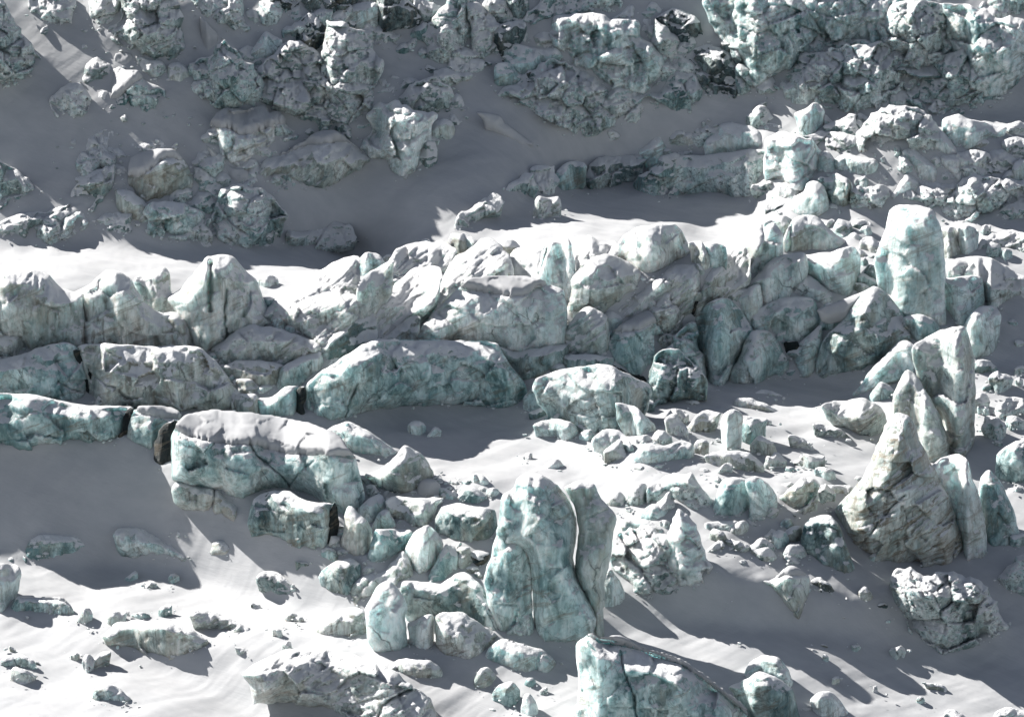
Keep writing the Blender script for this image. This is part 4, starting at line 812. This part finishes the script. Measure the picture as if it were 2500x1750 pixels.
add_blocks('''
F|ice_tower|t|135,810 140,600 200,530 290,478 360,500 425,560 495,690 490,780 430,870 370,980 340,1060 200,1060 190,870|tall round teal boulder with a pale lit left rim|thick=1.2
F|ice_boulder|t|485,620 560,540 700,480 860,473 912,500 925,590 955,640 890,710 790,775 700,755 620,700 500,690|wide hat-shaped teal boulder beside the tall round one
F|ice_boulder|t|350,1050 360,950 430,850 450,780 500,695 580,688 640,720 685,810 730,880 745,970 620,990 560,1055 420,1065|dome-shaped teal boulder with a snow speck, in front of the hat-shaped one
F|ice_block|t|720,840 800,780 880,710 948,650 955,760 935,900 885,1010 810,1000 790,900|upright teal slab right of the dome-shaped boulder
F|serac|t|920,1005 935,880 950,820 990,720 1100,620 1200,470 1290,412 1360,440 1450,560 1540,700 1550,760 1430,800 1300,905 1200,950 1000,1000|large dark teal prism with a snow-sprinkled shoulder|mat=m
F|snow_mound|n|905,560 1000,520 1290,408 1190,490 1150,580 1000,600|bright white snow wedge on the left of the dark teal prism|base=1000,900
F|serac|r|-60,1020 -60,800 0,700 60,640 135,635 140,790 195,850 200,1050 60,1070 0,1080|splintered pale teal serac left of the tall round boulder|mat=t
F|ice_ledge|d|368,1180 400,1120 500,1128 600,1170 705,1228 560,1230 420,1200|flat dirty ledge on the sunlit snow
F|ice_ledge|d|498,1095 560,1068 680,1100 725,1132 680,1145 580,1135|small flat grey ledge above the dirty one
F|ice_tower|p|298,1290 308,1230 380,1203 442,1230 432,1290 412,1480 308,1480|slender pale pillar standing alone on the sunlit snow
F|ice_block|d|60,1350 130,1250 190,1208 305,1230 230,1310 150,1378 90,1378|brown lump left of the slender pillar
F|ice_ledge|d|420,1305 460,1240 640,1278 605,1315 440,1325|dark layered ledge right of the slender pillar
F|ice_boulder|d|485,1430 550,1368 640,1420 665,1505 560,1510 500,1490|pale angular boulder right of the slender pillar's foot
F|ice_boulder|d|185,1510 320,1468 480,1490 585,1580 565,1620 400,1610 230,1570|brown flat boulder at the foot of the slender pillar
F|ice_ledge|s|718,1385 760,1358 900,1430 915,1475 800,1425|narrow slit of ice in the sunlit snow hump
F|ice_ledge|s|885,1300 950,1288 1080,1340 1150,1390 1060,1390 930,1340|striped ledge half buried under the snow ridge
F|ice_boulder|r|2030,1000 2080,958 2150,978 2205,1010 2165,1085 2100,1095|rough round boulder on the shaded snow at the right edge
F|rubble_heap|w|2065,1210 2160,1120 2260,1115 2310,1200 2150,1265 2100,1290|snowy speckled rubble at the right edge below the round boulder
F|serac|t|2090,1660 2100,1500 2200,1430 2320,1390 2320,1700 2200,1690|dark teal mass at the right edge behind the smooth tusk|mat=m
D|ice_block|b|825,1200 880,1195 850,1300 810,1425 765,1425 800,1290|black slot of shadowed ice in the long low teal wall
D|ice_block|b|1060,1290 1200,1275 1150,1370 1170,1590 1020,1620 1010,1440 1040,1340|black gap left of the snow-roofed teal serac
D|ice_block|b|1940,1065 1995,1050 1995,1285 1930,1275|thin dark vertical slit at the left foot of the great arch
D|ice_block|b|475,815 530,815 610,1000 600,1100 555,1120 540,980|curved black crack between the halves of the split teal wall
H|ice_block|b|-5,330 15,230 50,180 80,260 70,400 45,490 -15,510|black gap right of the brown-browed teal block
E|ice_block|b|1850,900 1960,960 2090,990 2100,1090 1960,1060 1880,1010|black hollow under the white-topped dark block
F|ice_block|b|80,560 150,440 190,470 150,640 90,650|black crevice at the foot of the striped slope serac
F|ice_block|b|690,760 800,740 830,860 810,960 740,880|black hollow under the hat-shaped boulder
G|ice_boulder|d|1110,130 1150,58 1220,60 1400,90 1480,150 1555,230 1565,315 1480,305 1360,275 1240,225 1160,180|brownish boulder with one black crack in the shaded slope|crack=3:1402,120 1395,200 1378,275;cap=1110,40 1220,55 1300,115 1400,120 1560,260;capk=1.6
G|serac|t|1615,340 1640,210 1680,160 1800,120 1900,130 1980,180 2060,200 2180,210 2195,280 2180,400 2150,510 2100,540 2000,520 1800,430 1620,370|bold brown-browed teal block before the black gap|fac=7;mat=m
G|ice_boulder|p|60,540 150,520 200,450 280,403 420,413 510,430 585,490 500,525 350,565 200,595 110,598 0,590 0,570|low snow-rimmed boulder in the shaded lower left|mat=t
G|ice_boulder|t|730,420 770,370 940,368 1020,400 1100,460 1200,530 1265,605 1180,600 1050,560 860,550 795,510|whale-backed teal boulder on the shadow line
G|ice_boulder|d|1145,415 1180,378 1240,415 1255,462 1170,455|tiny dark-holed boulder right of the whale-backed one
G|ice_boulder|d|1368,520 1400,448 1470,458 1508,510 1462,575 1380,560|round half-buried boulder in a snow hollow on the shaded slope
G|ice_block|p|-50,598 100,603 148,650 112,760 62,890 32,950 -50,950|smooth pale block cut by the left edge above the sunlit snow
G|ice_ledge|t|48,945 110,810 270,828 400,828 460,870 495,930 485,1000 430,965 250,955|low dark teal ledge beside the left edge block|cap=0,790 110,840 400,850 480,900;capk=1.6
G|ice_boulder|p|498,980 520,895 590,888 612,960 550,1038|small light boulder at the end of the low dark ledge
G|ice_block|d|645,1085 760,990 900,968 1080,985 1250,1030 1375,1110 1345,1170 1205,1180 1180,1220 1080,1230 950,1200 870,1160|brown-bellied slab embedded in the sunlit lower left snow|fac=6
G|ice_boulder|p|685,950 740,908 840,918 800,990 705,1025|grey knob above the brown-bellied slab
G|ice_boulder|t|848,935 920,913 992,940 930,970 860,966|tiny lens-shaped stone right of the grey knob
G|ice_ledge|s|1215,945 1260,903 1360,908 1500,950 1600,1010 1700,1055 1500,1048 1350,990 1240,975|speckled dark ledge right of the brown-bellied slab
G|ice_boulder|p|-10,1238 60,1205 130,1188 220,1230 255,1305 150,1288 20,1250|grey fin near the bottom left corner|mat=t
G|ice_boulder|d|55,1350 80,1268 180,1298 265,1345 150,1378|grey hump under the fin near the bottom left corner
G|ice_boulder|t|598,1480 605,1455 640,1400 710,1383 790,1420 875,1500 840,1528 700,1512 600,1508|smooth grey pebble-shaped boulder on sunlit bottom left snow
W|serac|s|540,1512 590,1475 640,1455 720,1450 800,1468 880,1500 960,1560 988,1612 988,1660 870,1660 780,1610 740,1582 700,1555 640,1535 560,1535|wide snow-draped serac at the bottom with teal patches|mat=s;crack=3:848,1610 855,1582 880,1565 922,1545;fac=4;sink=45
G|ice_ledge|s|1515,1145 1600,1148 1710,1200 1640,1218|thin dark sliver in the shaded snow below the speckled ledge
G|ice_ledge|t|1915,582 2000,588 2045,620 1960,615|small dark sliver below the bold brown-browed block|mat=m
G|ice_boulder|t|2075,690 2130,620 2200,588 2290,568 2360,600 2365,700 2320,810 2200,815 2125,775|dark turquoise boulder in the shade left of the brown heap|mat=m
G|ice_boulder|w|1645,705 1720,653 1810,653 1880,708 1945,765 1930,810 1800,778 1720,745|snow-dusted hump at the upper end of the sunlit ridge
G|ice_boulder|d|1905,965 1950,938 2005,962 1985,1005|small half-sunk stone on the sunlit ridge
H|ice_block|d|-90,1060 -20,960 60,905 200,890 290,940 290,1100 120,1090 0,1080|brown-marbled block left of the pointed white horn
H|ice_pinnacle|p|240,900 320,760 390,703 440,738 490,800 522,860 528,908 500,925 520,1000 515,1110 580,1190 600,1210 480,1190 330,1160 265,1080|pointed white horn of ice at bottom centre left|base=420,1195
H|ice_block|p|520,990 650,940 692,930 688,1200 600,1200 540,1130|pale yellowish block right of the pointed white horn|mat=p
H|ice_boulder|d|705,945 760,920 880,918 1000,998 1115,1070 1075,1115 1015,1220 960,1260 820,1240 712,1200|brown crackled boulder right of the yellowish block|fac=8
H|ice_block|t|1025,1210 1050,1150 1140,1088 1250,1120 1420,1170 1500,1250 1490,1300 1380,1325 1250,1335 1100,1290 1040,1250|teal slab with a bright snow top right of the crackled boulder|cap=1020,1080 1140,1100 1250,1135 1420,1180 1490,1240;capk=2
H|serac|f|1100,420 1115,330 1130,220 1140,150 1200,130 1240,50 1300,8 1400,18 1480,70 1560,150 1600,220 1632,330 1625,450 1605,560 1635,680 1725,860 1765,960 1745,1080 1600,1125 1500,1135 1380,1080 1345,900 1330,600 1300,500|giant rounded central tower with a grey snow hood|base=1500,1135;mat=t;thick=0.8;lean=0.05;fac=2
H|serac|p|1535,100 1640,60 1750,80 1775,160 1895,290 1865,420 1845,560 1815,680 1805,900 1815,1050 1750,1090 1735,900 1645,700 1610,580 1645,400 1615,230|fluted buttress fused to the right of the giant tower|base=1750,1095;mat=f
H|ice_tower|t|1018,720 1040,600 1070,580 1080,480 1120,380 1200,333 1322,338 1328,600 1338,800 1345,1080 1200,1080 1120,1000 1060,880|brown-flecked pillar standing left before the giant tower|mat=t;base=1200,1095
H|serac|t|690,340 740,230 850,203 930,228 1100,245 1110,380 1065,490 950,490 800,460 740,420|blue-green ice cave mouth left of the giant tower|mat=m
H|ice_block|p|810,190 880,88 960,108 1065,170 1005,222 900,218|pale cap block sitting over the ice cave|mat=t
H|rubble_heap|d|365,195 440,158 540,168 640,178 775,168 700,240 670,390 560,390 480,330 420,280|brown layered rubble left of the ice cave
H|snow_mound|n|575,150 600,60 680,38 740,78 755,165 650,178|grey snow hood over the brown layered rubble
H|ice_block|t|188,245 270,178 340,133 378,190 372,250 285,340 230,325|small teal tooth near the black gap
H|ice_block|t|275,375 340,260 390,238 430,300 455,385 350,385|small teal pyramid below the tooth
H|serac|d|75,500 95,420 110,300 130,213 180,248 250,320 305,405 275,440 265,570 170,560|grey spear-shaped block right of the black gap
H|ice_block|t|250,600 280,480 310,375 450,375 560,388 515,480 405,590 330,625|slanted teal block with white rim right of the spear shape
H|ice_pinnacle|p|495,540 510,490 560,400 660,343 722,400 765,480 690,640 645,710 580,705 535,600|bright pale angular block shaped like a shield
H|ice_block|p|640,730 690,620 768,470 830,488 865,560 842,640 745,740|pale slice split off behind the shield-shaped block|mat=t
H|rubble_heap|d|145,870 150,740 220,680 380,640 495,505 545,600 580,710 480,760 330,770 270,870|brown rough heap below the slanted teal block
H|serac|d|470,840 480,715 640,720 740,740 830,670 900,653 1010,740 1060,850 1130,960 1140,1060 1060,1080 950,980 850,940 700,940 540,960|gloomy brown-teal mass under the pale slice|mat=m
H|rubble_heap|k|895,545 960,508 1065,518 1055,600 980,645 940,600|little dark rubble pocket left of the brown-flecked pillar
H|rubble_heap|w|1850,560 1858,450 1900,380 2000,378 2100,340 2200,420 2310,460 2310,780 2150,830 2000,810 1960,710 1880,650|snow-and-black mottled rubble right of the giant tower|mat=w
H|ice_block|t|1795,720 1850,620 1935,760 1945,850 1850,905 1800,905|dark teal stump at the right foot of the giant tower
H|ice_ledge|t|1905,380 1960,308 2060,305 2190,370 2215,430 2060,405|curved teal lip over the mottled rubble
H|ice_boulder|w|1815,215 1850,130 1885,118 1945,170 1925,235 1850,230|small snow-wrapped knob right of the fluted buttress
H|ice_block|p|1940,240 1965,150 1990,75 2080,68 2135,160 2060,250|snow-crusted upright block among the sunlit humps|mat=w
W|serac|t|1288,1445 1322,1418 1345,1435 1390,1425 1430,1450 1530,1480 1600,1530 1675,1590 1675,1670 1305,1670 1288,1590 1298,1530|large cracked teal block at the bottom edge, right of centre|cap=1280,1405 1340,1440 1400,1450 1530,1495 1600,1545 1680,1610;capk=1.6;crack=2.2:1393,1460 1397,1500 1420,1560 1427,1610;fac=6
H|ice_boulder|d|945,1425 950,1370 1000,1290 1040,1272 1112,1340 1085,1400 1040,1445|mushroom-shaped dark-bellied stone near the bottom
H|ice_boulder|t|1065,1480 1075,1450 1120,1388 1210,1368 1262,1430 1252,1515 1180,1560 1100,1510|round hollow-faced teal stone near the bottom
H|ice_boulder|p|1255,1570 1280,1460 1310,1433 1352,1480 1385,1610 1300,1620|small pale spike left of the large cracked block
H|ice_block|d|375,1290 460,1228 650,1228 745,1280 765,1370 600,1370 480,1340|teal patch of ice at the top of the snow-draped serac
H|rubble_heap|r|2085,170 2090,100 2180,60 2290,0 2400,20 2520,200 2510,270 2400,280 2280,230 2200,210|jumbled teal heap left of the pale twin blocks
I|ice_block|p|180,300 230,260 250,210 300,50 400,38 462,58 485,180 478,290 350,325|left of the pale twin blocks, smooth and curved like a shell|mat=t
I|ice_block|t|435,345 490,220 448,60 520,28 620,98 662,160 665,240 595,325 480,365|right of the twin blocks, snow-scarred rounded face
I|serac|k|665,180 800,60 880,28 945,80 925,180 865,300 760,315 728,220|dark dirty wedge behind the twin blocks|mat=d
I|ice_ledge|d|935,90 1165,98 1135,145 1000,180|thin dirt-layered ledge above the dark pocket
I|ice_pinnacle|d|838,300 860,220 910,158 935,220 895,300|tiny pale spike in the dark pocket left of the dominant pyramid
I|serac|t|815,500 825,370 880,308 960,278 1022,288 1075,370 1115,480 1178,650 1155,690 1050,670 920,590|dark smooth tilted slab, left foot of the dominant pyramid|lean=-0.05;mat=m
H|ice_tower|w|2207,700 2215,540 2230,450 2245,330 2290,240 2340,252 2400,320 2445,400 2475,540 2520,650 2510,710 2420,770 2320,770 2230,750|ragged pale snow-crusted tower rising over the right shaded slope|mat=p
I|ice_ledge|p|180,335 410,318 405,430 340,430 300,375 200,385|snowy table-shaped ledge with dark recesses
I|ice_block|t|555,710 640,705 750,620 875,685 872,800 822,1000 760,960 680,825 600,765|inverted triangular wedge in the right shaded slope|cap=550,690 640,712 700,700 870,692;capk=1.6;mat=d;sink=4
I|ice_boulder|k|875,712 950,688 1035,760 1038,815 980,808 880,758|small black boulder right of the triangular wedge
I|ice_boulder|w|685,565 730,538 800,568 895,655 800,628 710,608|snow-flecked hump above the triangular wedge
I|ice_block|p|685,400 740,368 822,348 835,470 760,488 698,455|small pale angular block left of the dark tilted slab|mat=d
I|ice_boulder|w|465,490 560,438 655,490 645,550 520,545|low white speckled hump in the strip of sun
I|ice_boulder|p|1255,590 1262,560 1300,518 1350,508 1405,560 1385,600 1290,610|small bright pale stone at the foot of the dominant pyramid
I|ice_boulder|d|1185,820 1190,780 1230,748 1292,800 1285,858 1220,858|small round dark boulder beside the big snowy crag
I|ice_boulder|k|1308,868 1390,865 1405,905 1340,898|tiny black stone below the small round dark boulder
I|serac|w|1398,700 1440,618 1530,638 1620,688 1780,643 1850,658 2000,718 2105,850 2135,950 2185,1020 2000,1118 1870,1180 1700,1172 1635,1100 1515,1018 1475,910 1408,790|big snow-mottled crag with radiating ribs at the lower right|fac=9
I|rubble_heap|r|2100,700 2150,640 2230,560 2310,490 2310,800 2180,785|dark rubble at the right edge above the big snowy crag
I|serac|p|415,1380 480,1250 560,1198 672,1208 745,1300 775,1420 640,1420 540,1330|upper lobe of a pale double-peaked block at the bottom|mat=t
I|serac|t|335,1412 440,1368 545,1303 650,1338 765,1420 830,1670 470,1670 450,1570 425,1500|lower dark-mottled lobe in front of the pale one at the bottom|mat=m
I|ice_boulder|p|868,1490 930,1438 1000,1428 1055,1470 1145,1595 1040,1625 900,1615|pale cracked boulder on the streaked snow at the bottom
I|ice_ledge|d|1605,1382 1750,1388 1795,1445 1700,1435|dark slit of ice in the streaked snow
I|ice_boulder|p|2075,1670 2078,1570 2160,1538 2320,1570 2320,1680|pale mound cut by the bottom right corner
I|ice_boulder|w|1690,1670 1740,1590 1800,1538 1885,1578 1955,1630 1940,1680|grey snowy mound on the bottom edge near the right
''')

# ------------------------------------------------------------------ the unnamed broken pieces that fill the gaps between the larger blocks
ox_, oy_ = np.meshgrid(np.arange(0, 2500, 8.0), np.arange(0, 1750, 8.0))
occ = np.zeros(ox_.shape, bool)
for pl in OCC:
    xs = [p[0] for p in pl]; ys = [p[1] for p in pl]
    m = (ox_ >= min(xs)) & (ox_ <= max(xs)) & (oy_ >= min(ys)) & (oy_ <= max(ys))
    if m.any(): occ[m] |= inpoly(ox_[m], oy_[m], pl)
FILL = [
 (16, 45, 110, ['m', 't', 'd', 'm'], "1290,870 1560,880 1640,950 1500,1085 1330,1050", 'ice_block', 'ice block',
  'dark-footed ice block clustered right of the great arch', 'dark-footed blocks right of the great arch'),
  # (how many, share of the free place, smallest, largest, styles, region, kind, category, label, group)
 (95, 34, 90, ['t', 'p', 'd', 't', 's', 'm'], "-20,720 700,740 830,640 960,640 1100,600 1300,620 1500,640 1700,640 1860,570 2100,520 2150,640 2110,820 2050,900 1700,960 1500,1000 1300,850 900,760 760,800 700,960 0,960",
  'ice_block', 'ice block', 'angular nameless ice block wedged between the larger seracs of the middle row', 'angular blocks wedged in the middle row'),
 (44, 34, 110, ['w', 'r', 'p', 'v'], "1500,420 1700,320 2100,290 2500,330 2500,530 1920,540 1850,440 1500,420", 'ice_block', 'ice block',
  'rough ice block crowded on the right-hand ridge between the named heaps', 'rough blocks on the right-hand ridge'),
 (36, 40, 120, ['w', 'r', 'w', 'k'], "640,0 1250,0 1300,120 1480,60 1500,200 1250,210 1180,120 1100,220 900,90 700,230 480,230 600,120", 'rubble_heap', 'ice rubble',
  'broken ice lump joining the dark crags along the top of the picture', 'lumps joining the crags along the top'),
 (30, 40, 120, ['g', 'w', 'r', 'g'], "1480,60 1760,-10 2500,-10 2500,240 2300,270 1900,240 1700,200 1640,260 1480,290 1300,240", 'rubble_heap', 'ice rubble',
  'broken teal ice lump filling the face of the big icefall', 'lumps filling the big icefall'),
 (44, 30, 105, ['w', 'r', 'w'], "230,350 520,330 700,300 700,520 760,580 500,600 300,560 60,590 0,540 200,480", 'rubble_heap', 'ice rubble',
  'snowy rubble lump around the hooded boulder of the left valley', 'rubble lumps of the left valley'),
 (12, 30, 80, ['w', 'r'], "820,230 1050,180 1130,260 1020,420 870,330", 'rubble_heap', 'ice rubble',
  'snowy rubble lump beside the central valley serac', 'rubble lumps by the central valley serac'),
 (30, 26, 70, ['t', 'p', 'd', 'w'], "820,1150 1200,1170 1250,1250 1200,1500 1000,1480 830,1440 780,1300", 'ice_block', 'ice block',
  'angular ice block heaped left of the giant central tower', 'blocks heaped left of the giant tower'),
 (46, 24, 84, ['d', 't', 'w', 's', 'v'], "1480,1050 1700,960 1950,1120 2060,1180 1960,1380 1760,1360 1560,1300 1500,1180", 'ice_block', 'ice block',
  'half-buried angular ice block between the central tower and the dominant pyramid', 'half-buried blocks before the pyramid'),
 (18, 28, 90, ['w', 'r', 't', 'p'], "2330,560 2500,560 2500,1500 2420,1400 2450,1200 2370,1100 2370,850", 'ice_block', 'ice block',
  'ice block in the tangle along the right-hand edge', 'blocks along the right-hand edge'),
 (22, 16, 50, ['w', 'd', 't'], "30,1300 500,1400 900,1560 1350,1620 1350,1740 900,1740 400,1640 30,1620", 'ice_boulder', 'ice boulder',
  'small ice boulder sunk in the lower left snow', 'small boulders of the lower left'),
 (12, 16, 44, ['w', 'd', 't'], "1700,1420 2100,1440 2480,1560 2480,1740 1850,1740", 'ice_boulder', 'ice boulder',
  'small ice boulder sunk in the lower right snow', 'small boulders of the lower right'),
]
rf = random.Random(11); nf_ = 0
for n, lo, hi, sts, reg, kind, cat, label, group in FILL:
    poly = P(reg); zone = inpoly(ox_, oy_, poly); k = 0; tries = 0
    while k < n and tries < 4000:
        tries += 1
        free = np.nonzero(zone & ~occ)
        if len(free[0]) == 0: break
        q = rf.randrange(len(free[0])); cx, cy = ox_[free[0][q], free[1][q]], oy_[free[0][q], free[1][q]]
        w_ = lo + (hi - lo) * rf.random() ** 1.6; h_ = w_ * rf.uniform(0.6, 1.25); tilt = rf.uniform(-0.5, 0.5)
        m = rf.randint(5, 8); pts = []
        a0 = rf.random() * 6.28
        for i in range(m):
            a = a0 + 2 * math.pi * (i + rf.uniform(-.3, .3)) / m; r_ = rf.uniform(0.30, 0.64)
            x_, y_ = math.cos(a) * w_ * r_, math.sin(a) * h_ * r_
            pts.append((cx + x_ + y_ * tilt, cy - h_ * 0.15 + y_ ))
        mm = inpoly(ox_, oy_, pts)
        if kind != 'rubble_heap' and (mm & occ).sum() > 0.55 * max(1, mm.sum()): continue
        occ |= inpoly(ox_, oy_, [((p[0] - cx) * 0.85 + cx, (p[1] - cy) * 0.85 + cy) for p in pts])
        opt = dict(drape=0.6, maxlean=0.8) if kind == 'rubble_heap' else {}
        build_block(kind, label, cat, pts, rf.choice(sts), 5000 + nf_, group=group, sink=14, mat='t' if False else None, **opt); k += 1; nf_ += 1
print('infill', nf_)

# ------------------------------------------------------------------ small loose pieces, every one an object of its own
def chunk_mesh(seed, mat, flat=0.75):
    import bmesh
    bm = bmesh.new(); bmesh.ops.create_icosphere(bm, subdivisions=4, radius=1.0)
    V = np.array([v.co[:] for v in bm.verts]); rng = random.Random(seed)
    N = V / np.linalg.norm(V, axis=1, keepdims=True)
    r = np.full(len(V), 1.25)
    for k in range(11):
        d = np.array([rng.gauss(0, 1), rng.gauss(0, 1), rng.gauss(0, 1)]); d /= np.linalg.norm(d)
        c = rng.uniform(0.55, 1.0); dt = N @ d
        r = np.minimum(r, np.where(dt > 0.05, c / np.maximum(dt, 0.05), 9))
    P_ = N * r[:, None]
    n = fbm(P_[:, 0] * 2, P_[:, 1] * 2, P_[:, 2] * 2, seed, 4, 0.6)
    P_ = P_ * (1 + 0.14 * n)[:, None] * np.array([1.1, 0.8, flat])
    for v, p in zip(bm.verts, P_): v.co = p
    me = bpy.data.meshes.new('ice_chunk'); bm.to_mesh(me); bm.free()
    me.polygons.foreach_set('use_smooth', np.ones(len(me.polygons), bool)); me.materials.append(MAT[mat + '2']); return me
CH = {m: [chunk_mesh(i * 7 + ord(m), m, 0.6 + 0.15 * (i % 3)) for i in range(3)] for m in 'rwdtp'}
rng = random.Random(4)
ZONES = [  # (how many, smallest, largest in photo pixels, materials, region, label, group)
 (60, 4, 13, 'rww', "60,20 400,20 640,60 700,300 900,350 620,520 300,520 20,520 20,380 250,330 60,200", 'small snow-dusted ice fragment strewn over the shaded upper left slope', 'fragments strewn over the upper left slope'),
 (50, 4, 13, 'rrw', "1000,30 1180,30 1250,200 1500,330 1850,260 2450,260 2480,300 1900,300 1500,350 1180,240 1050,130", 'small ice fragment below the icefall in the shaded trough', 'fragments below the icefall'),
 (34, 6, 16, 'rwt', "1900,400 2450,360 2480,480 2100,500 1900,520 1750,480", 'small ice fragment scattered between the heaps in the right distance', 'fragments in the right distance'),
 (46, 10, 30, 'tdpw', "0,820 700,720 900,640 1300,700 1450,750 1700,640 2100,640 2100,800 1700,950 1500,1000 1300,900 700,980 200,960", 'small angular ice block jammed in the gaps of the crowded middle row', 'blocks jammed in the gaps of the middle row'),
 (46, 4, 15, 'dpww', "1530,1000 1900,1000 2120,1180 2050,1350 1800,1400 1560,1300 1500,1150", 'small ice stone lying in the sunlit snow right of the central tower', 'stones right of the central tower'),
 (30, 6, 20, 'tpdw', "860,1150 1150,1180 1200,1350 1000,1500 800,1420 780,1300", 'small ice lump among the blocks left of the central tower', 'lumps left of the central tower'),
 (20, 3, 9, 'dw', "30,1300 900,1500 1000,1700 400,1740 30,1700", 'tiny ice stone on the lower left snow', 'tiny stones on the lower left snow'),
 (12, 3, 9, 'dw', "1600,1350 2400,1420 2400,1720 1700,1700", 'tiny ice stone on the lower right snow', 'tiny stones on the lower right snow'),
]
for n, lo, hi, mats, reg, label, group in ZONES:
    poly = P(reg); xs = [p[0] for p in poly]; ys = [p[1] for p in poly]; k = 0; cl = None
    while k < n:
        if cl is None or rng.random() < 0.25: cl = (rng.uniform(min(xs), max(xs)), rng.uniform(min(ys), max(ys)))
        x_ = cl[0] + rng.gauss(0, 38); y_ = cl[1] + rng.gauss(0, 16)
        if not inpoly(np.array([x_]), np.array([y_]), poly)[0]: cl = None; continue
        gp = ground_point(x_, y_); sz = (lo + (hi - lo) * rng.random() ** 2.2) * gp[1] / F
        o = bpy.data.objects.new('ice_chunk', rng.choice(CH[rng.choice(mats)])); link(o)
        o.location = (gp[0], gp[1], gp[2] + sz * 0.15); o.scale = (sz * rng.uniform(0.8, 1.5), sz, sz * rng.uniform(0.6, 1.1))
        o.rotation_euler = (rng.uniform(-.4, .4), rng.uniform(-.4, .4), rng.uniform(0, 6.28))
        o['label'] = label; o['category'] = 'ice chunk'; o['group'] = group; k += 1

# ------------------------------------------------------------------ crumbled ice too fine and too many to count, and the snow surface itself
build_terrain()
def build_debris(name, n, seed, mat, lo, hi):
    import bmesh
    protos = []
    for sd in range(5):
        bm = bmesh.new(); bmesh.ops.create_icosphere(bm, subdivisions=1, radius=1.0); r_ = random.Random(sd + seed)
        Vv = np.array([v.co[:] for v in bm.verts]) * np.array([[r_.uniform(0.6, 1.25)] for _ in bm.verts]) * np.array([1.15, 0.85, 0.7])
        Fq = np.array([[v.index for v in f.verts] for f in bm.faces]); bm.free(); protos.append((Vv, Fq))
    r_ = random.Random(seed); fe = np.concatenate(FEET); VV = []; FF = []; base = 0; k = 0
    while k < n:
        f = fe[r_.randrange(len(fe))]
        x_ = f[0] + r_.gauss(0, 10); y_ = f[1] + abs(r_.gauss(0, 11)) - 2
        if not (-20 < x_ < 2520 and -20 < y_ < 1770): continue
        gp = ground_point(x_, y_); s = (lo + (hi - lo) * r_.random() ** 3) * gp[1] / F
        Vv, Fq = protos[r_.randrange(5)]; a = r_.uniform(0, 6.28); ca, sa = math.cos(a), math.sin(a)
        R = np.array([[ca, -sa, 0], [sa, ca, 0], [0, 0, 1]])
        VV.append((Vv * s) @ R.T + np.array([gp[0], gp[1], gp[2] + 0.35 * s + 0.55])); FF.append(Fq + base); base += len(Vv); k += 1
    me = make_mesh(name, np.concatenate(VV), np.concatenate(FF), smooth=False); me.materials.append(MAT[mat])
    o = link(bpy.data.objects.new(name, me)); o['kind'] = 'stuff'; o['label'] = 'fine crumbled ice spilled around the feet of the seracs'; o['category'] = 'ice crumbs'
build_debris('ice_debris', 4200, 3, 'w2', 1.5, 6.5)
